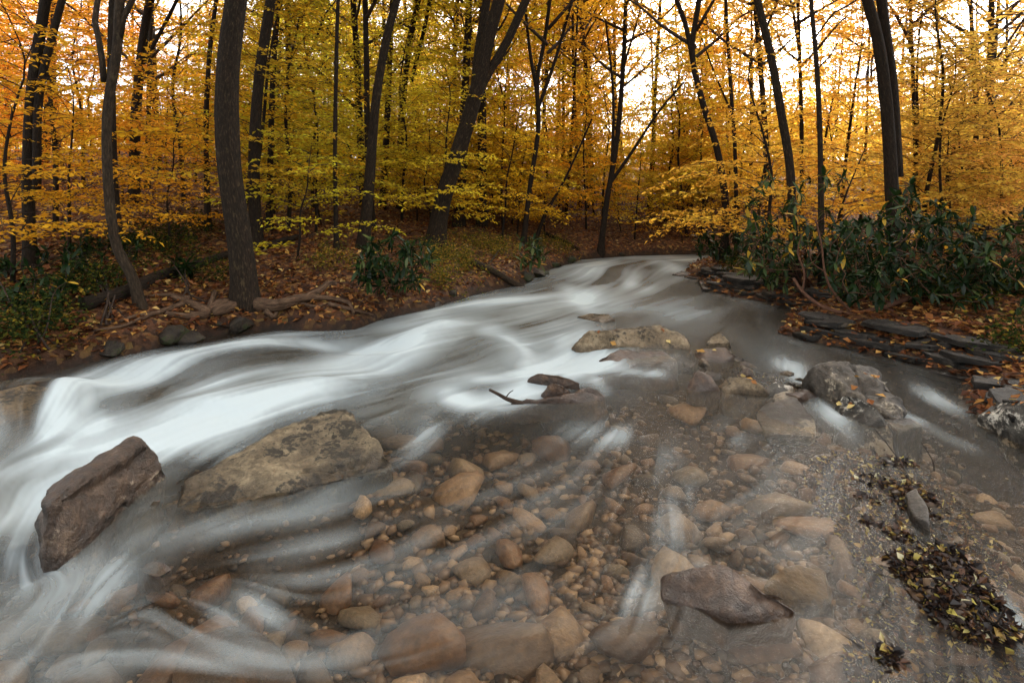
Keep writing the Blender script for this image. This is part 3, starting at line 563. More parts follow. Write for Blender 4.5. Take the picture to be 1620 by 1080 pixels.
while len(cand) < 300 and tries < 9000:
    tries += 1
    px, py = random.uniform(-20, 1640), 600 + 480 * random.random() ** 0.8
    if py < 640 and not 1050 < px < 1500: continue
    if px < 560 and py < 900: continue
    p = W(px, py, -.1)
    r = random.choice([.07, .08, .09, .11, .13, .16, .19, .23]) * (1.0 if px < 1350 else .55)
    if any(math.hypot(p[0] - q[0], p[1] - q[1]) < (r + q[2]) * .62 for q in cand) or not wet_ok(p[0], p[1]): continue
    cand.append((p[0], p[1], r))
for x, y, r in cand:
    o = link('stone', random.choice(PEBM)); z = TH(x, y); top = float(zw(y)) - 0.02
    h = min(r, max(.03, (top - z)))
    o.scale = (r * random.uniform(.75, 1.4), r * random.uniform(.75, 1.25), h * random.uniform(.8, 1.2)); o.location = (x, y, z + .15 * h); o.rotation_euler = (random.uniform(-.15, .15), random.uniform(-.15, .15), random.uniform(0, 6.28))
    tag(o, 'rounded brown stone lying on the streambed under clear shallow water', 'stone', 'stones on the streambed')
g = MB()
for kq in range(6000):
    px, py = random.uniform(-60, 1680), 560 + 540 * random.random()
    if kq > 3600: px, py = random.uniform(560, 1540), 610 + 460 * random.random()
    p = W(px, py, -.15)
    V, T = random.choice(PEBS); r = random.uniform(.014, .045) if kq <= 3600 else random.uniform(.03, .075); a_ = random.uniform(0, 6.28); c, s = math.cos(a_), math.sin(a_)
    V = V * r @ np.array([[c, -s, 0], [s, c, 0], [0, 0, 1]]).T; g.add(V + [p[0], p[1], 0], T, np.full(len(V), random.random()))
V = np.concatenate(g.V); n0 = [len(v) for v in g.V]; cx = np.array([v.mean(0) for v in g.V]); tz = terrain(cx[:, 0], cx[:, 1]); okk = inside(cx[:, 0], cx[:, 1])
V[:, 2] += np.repeat(np.where(okk, tz, -3.0), n0)
o = link('gravel', mesh('gravel', V, np.concatenate(g.T), M['gravel'], {'rnd': np.concatenate(g.A)})); tag(o, 'small brown gravel covering the streambed', 'gravel', kind='stuff')

# ---------------------------------------------------------------- trees: shared pieces
def bough_leaves(path, L, side_len, LP, leafL, flat=0.6, gap=0.045, twgap=0.12):
    """a leafy spray along a branch: twigs to both sides, leaves along the twigs"""
    tw = []; n = len(path); arc = np.concatenate([[0], np.cumsum(np.linalg.norm(np.diff(path, axis=0), axis=1))]); s = arc[-1] * .18; sd_ = 1
    while s < arc[-1]:
        t = s / arc[-1]; q = np.array([np.interp(s, arc, path[:, i]) for i in range(3)])
        d = np.array([np.interp(min(s + .1, arc[-1]), arc, path[:, i]) - np.interp(max(0, s - .1), arc, path[:, i]) for i in range(3)]); d /= np.linalg.norm(d) + 1e-9
        lat = np.cross(d, [0, 0, 1]); lat /= np.linalg.norm(lat) + 1e-9
        dd = d * .65 + lat * sd_ * .9 + np.array([0, 0, random.uniform(-.22, .15)]); dd /= np.linalg.norm(dd)
        l = (side_len * (1 - t * .75) + .10) * random.uniform(.6, 1.15)
        tw.append((q, dd, l)); sd_ = -sd_; s += twgap * random.uniform(.7, 1.4)
    tw.append((path[-1], (path[-1] - path[-2]) / (np.linalg.norm(path[-1] - path[-2]) + 1e-9), .15))
    for q, dd, l in tw:
        m = max(2, int(l / gap)); ts = (np.arange(m) + rng.uniform(0, 1, m)) / m
        pos = q + dd * (ts * l)[:, None] + np.array([0, 0, -.10]) * (ts**2 * l)[:, None] + rng.normal(size=(m, 3)) * .015
        lat = np.cross(dd, [0, 0, 1]); lat /= np.linalg.norm(lat) + 1e-9; sg = np.where(np.arange(m) % 2 == 0, 1, -1)[:, None]
        ld = dd * .6 + lat * sg * .85 + rng.normal(size=(m, 3)) * .25 + np.array([0, 0, -.15])
        nr = np.array([0, 0, 1.0]) + rng.normal(size=(m, 3)) * flat
        V, T = leaves(pos, ld, nr, leafL * rng.uniform(.45, 1.4, m), leafL * .52 * rng.uniform(.7, 1.2, m)); LP.add(V, T, np.repeat(np.clip(rng.normal(.5, .25, m), 0, 1), 4))
    return tw
def sapling(seed, h, nb, leafL=.075, spread=1.0):
    random.seed(seed); st, lb, lf = MB(), MB(), MB()
    P = [np.zeros(3)]; 
    for k in range(1, 6): P.append(np.array([random.uniform(-.12, .12) * k * .5, random.uniform(-.12, .12) * k * .5, h * k / 5]))
    P = spline(P, 16); P[0][2] -= .15; V, T, b = tube(P, np.linspace(.012 + .006 * h, .006, 16), 6); st.add(V, T, b)
    az = random.uniform(0, 6.28)
    for k in range(nb):
        f = (k + random.random()) / nb; z = h * (.10 + .88 * f); az += 2.4 + random.uniform(-.5, .5)
        q = np.array([np.interp(z, P[:, 2], P[:, i]) for i in range(3)]); L = spread * (1.5 * (1 - f) ** .6 + .45) * random.uniform(.7, 1.2)
        out = np.array([math.cos(az), math.sin(az), 0]); up = random.uniform(-.12, .6)
        path = spline([q, q + out * L * .35 + [0, 0, L * up * .45], q + out * L * .7 + [random.uniform(-.1, .1), random.uniform(-.1, .1), L * up * .6], q + out * L + [0, 0, L * (up * .5 - .05)]], 7)
        V, T, b = tube(path, np.linspace(.010, .003, 7), 3); lb.add(V, T, b)
        for qq, dd, l in bough_leaves(path, L, .42 * L, lf, leafL):
            V, T, b = tube(np.array([qq, qq + dd * l * .9 + [0, 0, -.05 * l]]), [.0035, .0015], 3); lb.add(V, T, b)
    return (st.mesh('stem', M['bark_dark'], 'bark'), lb.mesh('branches', M['twig'], 'bark'), lf.mesh('crown', M['leaf'], 'rnd', False))
SAPS = [sapling(11, 4.2, 34, .095), sapling(12, 5.6, 42, .095), sapling(13, 3.0, 24, .09), sapling(14, 6.6, 48, .10, 1.15), sapling(15, 2.0, 14, .085, .8), sapling(16, 5.0, 34, .095, 1.3)]
def tall_crown(seed, z0, h, nl, leafL=.10, wide=1.0, lean=0.5, dens=10):
    random.seed(seed); lb, lf = MB(), MB(); az = random.uniform(0, 6.28)
    for k in range(nl):
        f = (k + random.random()) / nl; z = z0 + (h - z0) * f; az += 2.4 + random.uniform(-.6, .6); L = wide * (3.0 * (1 - f * .6)) * random.uniform(.6, 1.15)
        out = np.array([math.cos(az), math.sin(az), 0]); up = random.uniform(.4, 1.1)
        path = spline([np.array([0, 0, z]), out * L * .3 + [0, 0, z + L * up * .3], out * L * .65 + [random.uniform(-.3, .3), random.uniform(-.3, .3), z + L * up * .75], out * L + [0, 0, z + L * up * .95]], 9)
        V, T, b = tube(path, np.linspace(.05 * (1 - .6 * f), .008, 9), 4); lb.add(V, T, b)
        for m in range(dens):
            t = random.uniform(.25, 1.0); q = path[int(t * 8)]; a2 = random.uniform(0, 6.28); l = random.uniform(.6, 1.3) * wide
            d = out * .5 + np.array([math.cos(a2), math.sin(a2), random.uniform(-.1, .9)]); d /= np.linalg.norm(d)
            p2 = spline([q, q + d * l * .5 + [0, 0, .08], q + d * l + [0, 0, random.uniform(-.15, .2)]], 5)
            V, T, b = tube(p2, np.linspace(.012, .003, 5), 3); lb.add(V, T, b)
            bough_leaves(p2, l, .42 * l, lf, leafL, .8, .06, .13)
    return (lb.mesh('branches', M['twig'], 'bark'), lf.mesh('crown', M['leaf'], 'rnd', False))
CROWNS = [tall_crown(21, 2.8, 13, 20, .13, dens=13), tall_crown(22, 4, 15, 20, .13, 1.1, dens=13), tall_crown(23, 2.2, 10, 18, .12, .8, dens=12), tall_crown(24, 5, 16, 18, .14, 1.2, dens=13), tall_crown(25, 4, 12, 10, .11, .9, dens=7)]
def tall_trunk(seed, h, r):
    random.seed(seed); P = [np.array([0, 0, -.3])]; x = y = 0
    for k in range(1, 8): x += random.uniform(-.16, .16); y += random.uniform(-.16, .16); P.append(np.array([x * k / 7, y * k / 7, h * k / 7]))
    P = spline(P, 26); t = np.linspace(0, 1, 26); R = r * (1 - .75 * t) * (1 + .5 * np.exp(-t * h / .25)); mb = MB(); mb.add(*tube(P, R, 7, .08, seed)); return mb.mesh('trunk', M['bark_dark'], 'bark')
TRUNKS = [tall_trunk(31 + k, 15, 1.0 * rr) for k, rr in enumerate((.07, .09, .11, .13, .06))]
random.seed(77)
def make_tree(name, loc, parts, color, label, cat, group, rz=None, scale=1.0, zs=None, tilt=(0, 0)):
    root = empty(name, loc); root.rotation_euler = (tilt[0], tilt[1], random.uniform(0, 6.28) if rz is None else rz); root.scale = (scale, scale, zs or scale)
    for nm, me in parts:
        o = link(nm, me, root); o.color = (*color, 1)
    return tag(root, label, cat, group)

# hero trees: sight-line control points from the foot upward, width in photo pixels at foot and top
def hero(pts, w0, w1, mat, label, Y=None, forks=(), crown=None, color=(.5, .3, .03), flare=.5, roots=(), sides=18, height=12.0, lump=.06, limbs=()):
    foot = G(*pts[0]) if Y is None else None
    Y = foot[1] if Y is None else Y
    P = [D(px, py, Y) for px, py in pts]; z0 = TH(P[0][0], P[0][1]); org = np.array([P[0][0], P[0][1], z0])
    d = P[-1] - P[-2]; d = d / d[2]; top = P[-1]
    while top[2] < z0 + height:
        d = d * .9 + np.array([0, 0, .1]); top = top + d * 1.2 + [random.uniform(-.05, .05), random.uniform(-.05, .1), 0]; P.append(top)
    P[0] = P[0] * [1, 1, 0] + [0, 0, z0 - .35]; n = 90
    S = spline(P, n); hz = S[:, 2] - z0; tp = np.clip(hz / (P[len(pts) - 1][2] - z0), 0, 3)
    R = .80 * (w0 + (w1 - w0) * np.minimum(tp, 1)) / F * Y / 2 * np.clip(1 - .28 * (tp - 1), .25, 1.0) ** (tp > 1) * (1 + flare * np.exp(-np.maximum(hz, 0) / .22))
    root = empty('tree', org); _seed[0] += 3
    def part(nm, path, rad, m, sd_=sides, parent=root):
        mb = MB(); mb.add(*tube(np.asarray(path) - org, rad, sd_, .05, _seed[0], lump)); return link(nm, mb.mesh(nm, M[m], 'bark'), parent)
    tk = part('trunk', S, R, mat)
    for fk, fw0, fw1 in list(forks) + list(limbs):
        Q = [D(px, py, Y + dy) for px, py, dy in fk]; dq = Q[-1] - Q[-2]; dq /= np.linalg.norm(dq)
        if fk[-1][1] <= 5:
            for k in range(5): dq = dq + [0, 0, .12]; Q.append(Q[-1] + dq * .8)
        Q = spline(Q, 26); part('limb', Q, np.linspace(fw0, fw1, 26) / F * Y / 2, mat, 8)
    for rp, rw0, rw1 in roots:
        Q = spline([W(*p) for p in rp], 22); Q[:, 2] = np.maximum(Q[:, 2], terrain(Q[:, 0], Q[:, 1]) + .035); part('root', Q, np.linspace(rw0, rw1, 22) / F * Y / 2, 'root', 9)
    if crown is not None:
        lb, lf = CROWNS[crown]; zc = z0 + 5.5
        k = np.argmin(np.abs(S[:, 2] - zc))
        for nm, me in (('branches', lb), ('crown', lf)):
            o = link(nm, me, root); o.location = S[k] - org - [0, 0, 3.5]; o.color = (*color, 1); o.rotation_euler.z = random.uniform(0, 6)
    return tag(root, label, 'tree')
OR, OL, GO, YG, PG = (.62, .25, .03), (.34, .29, .035), (.58, .34, .03), (.50, .38, .04), (.66, .43, .09)
hero([(392,482),(382,400),(362,250),(360,120),(374,0)], 47, 40, 'bark', 'thick rough-barked tree on the left bank with exposed roots', crown=4, color=OL, flare=.35, lump=.03, sides=40,
     roots=[([(385,478,.3),(350,490,.28),(300,505,.16),(270,520,.06)],20,9), ([(350,488,.26),(325,510,.14),(300,535,-.02)],16,10), ([(392,482,.28),(396,498,.16),(398,514,-.02)],20,9), ([(383,482,.28),(381,500,.15),(376,515,-.02)],16,8), ([(405,480,.3),(440,482,.3),(480,472,.34),(520,480,.2),(530,495,.05)],22,10), ([(410,486,.26),(440,500,.14),(470,512,0)],12,4), ([(360,492,.22),(335,500,.2),(340,516,0)],16,7), ([(300,505,.14),(265,515,.1),(235,522,.08)],8,3), ([(470,490,.2),(500,505,.1),(520,515,0)],6,2), ([(440,478,.34),(500,470,.36),(550,478,.3),(560,495,.2)],12,4), ([(520,480,.3),(560,490,.22),(590,498,.1)],7,3), ([(290,512,.12),(240,528,.1),(190,545,.06)],9,4), ([(330,500,.2),(300,520,.1),(262,540,-.02)],13,6), ([(250,520,.14),(200,540,.1),(150,558,.04)],6,3), ([(420,490,.25),(435,505,.12),(442,518,-.02)],9,5)])
hero([(50,425),(45,300),(50,150),(72,0)], 22, 18, 'bark_dark', 'dark trunk among orange leaves above the left bank', crown=0, color=OR, limbs=[([(58,300,-.1),(62,150,0),(90,30,0),(110,-40,0)],12,8)])
hero([(235,492),(210,440),(185,390),(172,300),(170,180),(185,80),(190,0)], 18, 17, 'bark_light', 'slender pale curved tree leaning over the left bank log', crown=2, color=OR, forks=[([(165,130,0),(160,80,0),(150,30,.1),(155,0,.2)],9,6), ([(190,60,0),(198,20,0),(210,0,0)],9,5)])
hero([(192,400),(180,300),(176,150),(178,0)], 18, 12, 'bark_dark', 'straight dark tree close behind the pale curved tree', crown=2, color=OR)
hero([(212,322),(214,200),(225,80),(238,0)], 20, 16, 'bark_dark', 'dark forest tree uphill between orange saplings', crown=1, color=OR, limbs=[([(222,110,0),(260,40,0),(280,0,0)],6,3)])
hero([(330,365),(326,200),(332,80),(342,0)], 11, 8, 'bark_dark', 'thin straight black-stemmed tree just uphill of the thick rough-barked tree', crown=2, color=OL)
hero([(408,395),(402,280),(408,140),(428,0)], 24, 19, 'bark_dark', 'dark leaning tree close behind the thick rough-barked tree', crown=0, color=OL)
hero([(425,365),(428,250),(432,120),(440,0)], 13, 9, 'bark_dark', 'slim tree rising behind the dark leaning tree', crown=2, color=OL)
hero([(533,395),(530,250),(532,100),(535,0)], 9, 7, 'bark_dark', 'thin upright sapling trunk among yellow-green leaves', crown=4, color=OL)
hero([(572,392),(584,290),(595,160),(612,60),(628,0)], 22, 15, 'bark', 'brown tree leaning right above the glossy rhododendron', crown=1, color=YG)
hero([(590,360),(582,240),(580,100),(578,0)], 13, 10, 'bark_dark', 'black straight tree behind the brown leaning tree', crown=2, color=OL)
hero([(632,330),(636,180),(650,60),(662,0)], 14, 10, 'bark_dark', 'dark tree midway up the slope with a slight lean', crown=0, color=YG, limbs=[([(650,130,0),(668,60,0),(680,0,0)],7,4)])
hero([(684,388),(700,320),(728,230),(752,150),(770,70),(790,0)], 36, 24, 'bark', 'stout leaning tree forking over the middle of the bank', crown=4, color=GO, flare=.4, sides=30, forks=[([(738,200,0),(765,130,.1),(800,70,.2),(832,0,.3)],16,9), ([(752,140,0),(757,80,.2),(770,0,.4)],15,11)])
hero([(725,358),(732,260),(735,160),(740,60),(742,0)], 20, 12, 'bark_dark', 'dark trunk directly behind the stout leaning tree', crown=0, color=GO)
hero([(825,385),(838,300),(852,200),(850,130),(862,60),(870,0)], 11, 7, 'bark_dark', 'crooked thin tree with spreading twigs above the small bank bush', crown=2, color=GO, limbs=[([(850,150,0),(838,80,0),(830,0,0)],6,3), ([(852,170,0),(880,90,.2),(905,0,.3)],6,3)])
hero([(840,385),(862,340),(885,300),(905,260)], 8, 4, 'bark_dark', 'low slanting branchy stem beside the crooked thin tree', crown=None, height=2.2)
hero([(893,280),(908,200),(930,110),(925,0)], 16, 8, 'bark_dark', 'many-limbed dark tree far up the slope', crown=0, color=GO, limbs=[([(915,190,0),(960,150,0),(1000,110,.4),(1020,80,.5)],6,3), ([(920,150,0),(900,80,0),(890,0,0)],6,3)])
hero([(948,398),(958,330),(975,230),(985,120),(990,0)], 12, 8, 'bark_dark', 'slim twisted tree standing where the stream bends', crown=2, color=GO, limbs=[([(965,290,0),(1000,240,0),(1040,180,.2),(1082,130,.4)],6,3), ([(968,270,0),(970,150,.1),(958,30,.2)],6,3)])
hero([(1027,330),(1033,230),(1038,120),(1045,0)], 9, 6, 'bark_dark', 'straight thin tree beyond the stream bend', crown=1, color=GO)
hero([(1142,415),(1148,330),(1135,240),(1108,150),(1095,80),(1106,0)], 15, 10, 'bark_dark', 'dark S-curved tree on the right bank by the bend', crown=2, color=GO, Y=12.5, limbs=[([(1096,95,0),(1085,40,0),(1070,0,0)],8,5)])
hero([(1166,395),(1163,250),(1155,120),(1148,0)], 9, 6, 'bark_dark', 'slender tree right beside the S-curved tree', crown=4, color=PG, Y=12.8, limbs=[([(1158,180,0),(1128,110,0),(1110,60,0)],4,2)])
hero([(1215,350),(1212,240),(1205,130),(1194,0)], 12, 9, 'bark_dark', 'dark wavy tree behind the right bank thicket', crown=2, color=PG, Y=14)
hero([(1258,380),(1250,270),(1236,180),(1220,90),(1198,0)], 18, 14, 'bark', 'grey-brown tree leaning left out of the rhododendron thicket', crown=4, color=PG, Y=9.5)
hero([(1268,360),(1268,200),(1265,90),(1262,0)], 9, 6, 'bark_dark', 'thin vertical tree behind the grey-brown leaning tree', crown=2, color=PG, Y=14.5)
hero([(1300,400),(1298,250),(1293,120),(1283,0)], 12, 8, 'bark', 'slim pale tree rising from the rhododendrons with bare twigs', crown=None, Y=9.0, limbs=[([(1290,60,0),(1320,20,0),(1350,5,.1),(1370,-20,.2)],3,2), ([(1292,110,0),(1312,90,0),(1330,60,0)],3,1.5)])
hero([(1418,410),(1410,280),(1402,160),(1388,60),(1372,0)], 27, 19, 'bark_dark', 'big dark twin-stemmed tree behind the rhododendron', crown=4, color=PG, Y=9.2, sides=26, forks=[([(1420,280,.05),(1412,140,.1),(1402,60,.1),(1395,0,.1)],17,13)])
hero([(1452,390),(1448,240),(1444,110),(1440,0)], 8, 6, 'bark_dark', 'thin tree standing right of the twin-stemmed tree', crown=2, color=PG, Y=13)
hero([(1545,400),(1540,280),(1545,190),(1538,60),(1535,0)], 10, 7, 'bark_dark', 'dark slim tree in the pale gold leaves of the right wood', crown=2, color=PG, Y=13.5)
hero([(1480,380),(1500,280),(1520,200),(1560,120),(1600,60)], 8, 4, 'bark_dark', 'thin tree slanting right through the pale gold leaves', crown=None, Y=13, height=6)

# ---------------------------------------------------------------- background trees and saplings
def hue(px):
    k = [(-200, (.74, .33, .03)), (200, (.74, .35, .03)), (330, (.66, .40, .032)), (430, (.52, .44, .035)), (600, (.54, .44, .035)), (720, (.64, .44, .035)), (900, (.66, .42, .032)), (1050, (.67, .42, .035)), (1250, (.70, .43, .045)), (1450, (.72, .45, .08)), (1900, (.72, .45, .10))]
    c = np.array([np.interp(px, [q[0] for q in k], [q[1][i] for q in k]) for i in range(3)])
    return np.clip(1.18 * c * np.array([random.uniform(.85, 1.15), random.uniform(.85, 1.12), random.uniform(.8, 1.2)]) * random.uniform(.85, 1.12), 0, .85)
spots = []
def spot(y0, y1, gap, u0=-1.25, u1=1.2, m=0.5):
    for _ in range(60):
        Y = math.sqrt(random.uniform(y0**2, y1**2)); X = random.uniform(u0, u1) * Y
        Xa, Ya = np.array([X]), np.array([Y])
        if inside(Xa, Ya)[0] or min(pdist(Xa, Ya, LB)[0], pdist(Xa, Ya, RB)[0]) < m: continue
        if any((X - a_)**2 + (Y - b_)**2 < gap**2 for a_, b_ in spots): continue
        spots.append((X, Y)); return X, Y
def side(X, Y): 
    px = CX + F * X / Y
    return 'left' if px < 360 else 'slope' if px < 700 else 'middle' if px < 1080 else 'right'
TL = {'left': 'slim dark tree with orange leaves up the left slope', 'slope': 'slim dark tree with olive-yellow leaves uphill of the thick tree', 'middle': 'slim dark tree with golden leaves beyond the bend', 'right': 'slim dark tree with pale gold leaves behind the right bank'}
SL = {'left': 'sapling with orange leaves on the left slope', 'slope': 'sapling with yellow-green leaves uphill of the thick tree', 'middle': 'sapling with golden leaves on the slope above the bend', 'right': 'sapling with pale gold leaves behind the right bank'}
for k in range(165):
    s = spot(13, 46, 0.8)
    if not s or (s[0] / s[1] < -.4 and random.random() < .5) or (.2 < s[0] / s[1] < .8 and random.random() < .55): continue
    X, Y = s; i = random.randrange(5); sd_ = side(X, Y); c = hue(CX + F * X / Y)
    parts = [('trunk', TRUNKS[i])]
    lb, lf = CROWNS[random.choice((0, 1, 2, 2, 3))]; parts += [('branches', lb), ('crown', lf)]
    if sd_ == 'right' and random.random() < .25: parts = parts[:2]
    make_tree('tree', (X, Y, TH(X, Y)), parts, c, ('very thin', 'thin', 'slim', 'sturdy', 'reed-thin')[i] + TL[sd_][4:] + (', close to the stream' if Y < 22 else ''), 'tree', 'background trees, ' + sd_, scale=random.uniform(.8, 1.15), tilt=(random.uniform(-.07, .07), random.uniform(-.07, .07)))
for k in range(290):
    s = spot(9.5, 30, 0.5, m=1.2) if k < 255 else spot(16.5, 25, 0.5, -.1, .42, .7)
    if not s or (s[0] / s[1] < -.4 and random.random() < .35): continue
    X, Y = s; i = random.choice((0, 1, 1, 2, 2, 3, 4, 5)); sd_ = side(X, Y); c = hue(CX + F * X / Y)
    st, lb, lf = SAPS[i]
    make_tree('sapling', (X, Y, TH(X, Y)), [('stem', st), ('branches', lb), ('crown', lf)], c, ('narrow', 'tall', 'small', 'towering', 'knee-high', 'wide')[i] + ' ' + SL[sd_] + (', close to the stream' if Y < 16 else ' deeper in the wood'), 'sapling', 'saplings, ' + sd_, scale=random.uniform(.75, 1.2), tilt=(random.uniform(-.1, .1), random.uniform(-.1, .1)))
def distant_wood():
    lf = MB()
    for k in range(560):
        Y = random.uniform(38, 70) if k < 420 else random.uniform(28, 44); u = random.uniform(-1.3, 1.3); u = u if u > -.35 or k % 2 or k % 3 == 0 or k >= 420 else -u; X = u * Y; z0 = TH(X, Y); rr = random.uniform(1.6, 3.2); zc = z0 + (random.uniform(.3, 2.2) if k % 3 == 0 or k >= 420 else random.uniform(1.0, 7.5 if -.3 < u < .15 else 5.0)); m = 240 if k < 420 else 170
        c = hue(CX + F * u); q = unit(m) * (rng.uniform(.2, 1, m) ** .5)[:, None] * [rr, rr, rr * .7] + [X, Y, zc]
        V, T = leaves(q, unit(m), unit(m), rng.uniform(.2, .42, m), rng.uniform(.12, .22, m)); lf.add(V, T, np.repeat(rng.uniform(0, 1, m), 4))
    o = link('distant_wood', lf.mesh('distant_wood', M['leaf'], 'rnd', False)); o.color = (.62, .40, .05, 1)
    return tag(o, 'far golden autumn wood filling the gaps between the trunks', 'wood', kind='stuff')
distant_wood()
for x, y, i, sc_, lab in ((6.6, 4.4, 1, .9, 'unseen tree added for shade on the right bank beside the lichen-speckled boulder'), (7.6, 1.8, 0, .9, 'unseen tree added for shade on the right bank downstream of the leaf pile'), (8.2, 6.2, 0, .85, 'unseen tree added for shade on the right bank behind the spreading rhododendron'), (6.9, -1.2, 3, .9, 'unseen tree added for shade on the right bank downstream of the last ledge')):  # out-of-view trees added so their crowns shade and darken the right-hand water
    lb, lf = CROWNS[i]
    make_tree('tree', (x, y, TH(x, y)), [('trunk', TRUNKS[i]), ('branches', lb), ('crown', lf)], hue(1500), lab, 'tree', None, scale=sc_)
# saplings close to the banks, placed as in the photograph
for px, py, i, s, lab in [(20,450,0,.8,'orange-leaved sapling hanging over the dark green shrubs'), (110,400,5,.6,'low orange sapling beside the pale curved tree'), (270,400,2,.75,'small orange sapling spreading a flat spray by the log'), (470,410,4,.9,'knee-high yellow-green sapling right of the thick tree'), (500,370,0,.8,'yellow-green sapling with drooping tiers behind the thick tree'), (660,350,0,.7,'golden sapling just behind the stout leaning tree'), (780,345,2,.8,'golden sapling in the hollow right of the leaning tree'), (1080,385,4,.8,'bright yellow low sapling at the stream bend'), (1150,370,4,.8,'yellow sapling beside the S-curved tree')]:
    p = G(px, py); st, lb, lf = SAPS[i]
    make_tree('sapling', p, [('stem', st), ('branches', lb), ('crown', lf)], hue(px), lab, 'sapling', None, scale=s)

# ---------------------------------------------------------------- rhododendrons
def rleaf(seed):
    r2 = random.Random(seed); V, T = [], []; n = 6; drop = r2.uniform(.05, .3)
    for k in range(n + 1):
        t = k / n; wd = .15 * math.sin(math.pi * min(1, t * .93 + .05)) ** .8 if 0 < k < n else .01; x = t; z = -drop * t * t
        V += [(x, wd, z + wd * .25), (x, 0, z), (x, -wd, z + wd * .25)]
    for k in range(n):
        b = k * 3
        for q in (0, 1): T += [(b+q, b+q+1, b+q+4), (b+q, b+q+4, b+q+3)]
    return np.array(V), np.array(T)
RL = []
for k in range(12):
    V, T = rleaf(500 + k); v = [.15, .25, .35, .45, .5, .55, .6, .7, .8, .9, .95, 1.0][k]
    RL.append((V, T, v, mesh('leaf', V, T, M['rhodo'], {'rnd': np.full(len(V), v)})))
def rot_to(d, roll):
    q = Vector(d).to_track_quat('X', 'Z'); return (q @ Matrix.Rotation(roll, 3, 'X').to_quaternion())
def rhodo(base, centers, label, leafL=.2, cap=300, yellow=.02, pale=0.0, stem='red_twig', nl=(7, 10)):
    """centers: whorl positions (world)"""
    root = empty('rhododendron', base); base = np.array(base); items = []; sm = MB(); grown = []; centers = sorted(centers, key=lambda q: q[2] + random.uniform(-.5, .5))
    for c in centers:
        c = np.array(c); hub = base + (c - base) * [.35, .35, 0] * random.uniform(.3, 1.2) + [0, 0, (c[2] - base[2]) * random.uniform(.25, .5)]
        near_ = [q for q in grown if q[2] < c[2] + .05]
        if len(grown) > 9 and near_:
            st_ = min(near_, key=lambda q: np.linalg.norm(q - c)); hub = st_ + (c - st_) * .5 - [0, 0, .05 * np.linalg.norm(c - st_)]; st_ = st_ - [0, 0, .02]
        else: st_ = base + rng.normal(size=3) * [.08, .08, 0]
        grown.append(c)
        P = spline([st_, hub, c - (c - hub) * .25 + rng.normal(size=3) * .04, c], 9); V, T, b = tube(P - base, np.linspace(.012 if len(grown) < 10 else .006, .004, 9), 4); sm.add(V, T, b)
        ax = P[-1] - P[-3]; ax /= np.linalg.norm(ax); a0 = random.uniform(0, 6.28); n = random.randint(*nl)
        e1 = np.cross(ax, [.3, .5, .8]); e1 /= np.linalg.norm(e1); e2 = np.cross(ax, e1)
        for k in range(n):
            a_ = a0 + 6.283 * k / n + random.uniform(-.2, .2); rad = e1 * math.cos(a_) + e2 * math.sin(a_); d = rad + ax * random.uniform(-.2, .55) + [0, 0, random.uniform(-.35, .05)]
            L = leafL * random.uniform(.45, 1.2); yw = random.random()
            i = 11 if yw < yellow else (random.choice((9, 10)) if yw < yellow + pale else random.randrange(0, 9))
            items.append((c, d, L, i))
    link('stem', sm.mesh('stem', M[stem], 'bark'), root)
    items.sort(key=lambda q: np.linalg.norm(q[0] - np.array([0, 0, H])))
    rest = MB()
    for n, (c, d, L, i) in enumerate(items):
        q = rot_to(d, random.uniform(-.4, .4))
        if n < cap:
            o = link('leaf', RL[i][3], root); o.location = c - base; o.rotation_mode = 'QUATERNION'; o.rotation_quaternion = q; o.scale = (L, L, L)
        else:
            R3 = np.array(q.to_matrix()); V = (RL[i][0] * L) @ R3.T + c - base; rest.add(V, RL[i][1], np.full(len(V), RL[i][2]))
    if rest.n: tag(link('foliage', rest.mesh('foliage', M['rhodo']), root), kind='stuff')
    return tag(root, label, 'shrub')
def cloud(px0, px1, py0, py1, Y0, Y1, n, fn=None):
    out = []
    while len(out) < n:
        px, py, Y = random.uniform(px0, px1), random.uniform(py0, py1), random.uniform(Y0, Y1)
        if fn and not fn((px - px0) / (px1 - px0), (py - py0) / (py1 - py0)): continue
        p = D(px, py, Y)
        p[2] = max(p[2], TH(p[0], p[1]) + random.uniform(.06, .25))
        out.append(p)
    return out
ell = lambda u, v: (u - .5)**2 + (v - .5)**2 < .25 * random.uniform(.6, 1)
top = lambda u, v: v > .55 * abs(u - .5) * 2 * random.uniform(.6, 1.4)
rhodo(G(635, 470), cloud(555, 690, 368, 465, 7.0, 8.0, 95, ell), 'glossy rhododendron bush below the brown leaning tree', .155, pale=.15)
rhodo(G(1440, 480), cloud(1310, 1570, 285, 475, 6.3, 8.6, 380, top), 'tall dense dark rhododendron at the foot of the twin-stemmed tree', .15, yellow=.015, pale=.05)
rhodo(G(1275, 455), cloud(1175, 1340, 275, 430, 7.2, 8.6, 70), 'open rhododendron with drooping pale leaves above the slate ledge', .165, yellow=.07, pale=.35)
rhodo(G(1580, 480), cloud(1500, 1760, 320, 490, 6.2, 8.4, 200, top), 'spreading rhododendron on the leaf-covered right bank', .15, yellow=.02, pale=.1)
rhodo(G(1400, 440), cloud(1180, 1420, 350, 440, 8.6, 10.4, 160), 'dark rhododendron mass behind the bare arched branch', .165)
rhodo(G(1235, 455), cloud(1205, 1260, 415, 455, 8.0, 8.8, 12), 'small grey-green rhododendron on the ledge top', .17, pale=.5)
rhodo(G(1130, 410), cloud(1095, 1190, 360, 415, 11.5, 13, 40, ell), 'dark low rhododendron at the foot of the S-curved tree', .19)
rhodo(G(50, 560), cloud(-60, 130, 415, 560, 5.6, 7.6, 70), 'low dark green thicket at the foot of the left slope', .15, stem='twig')
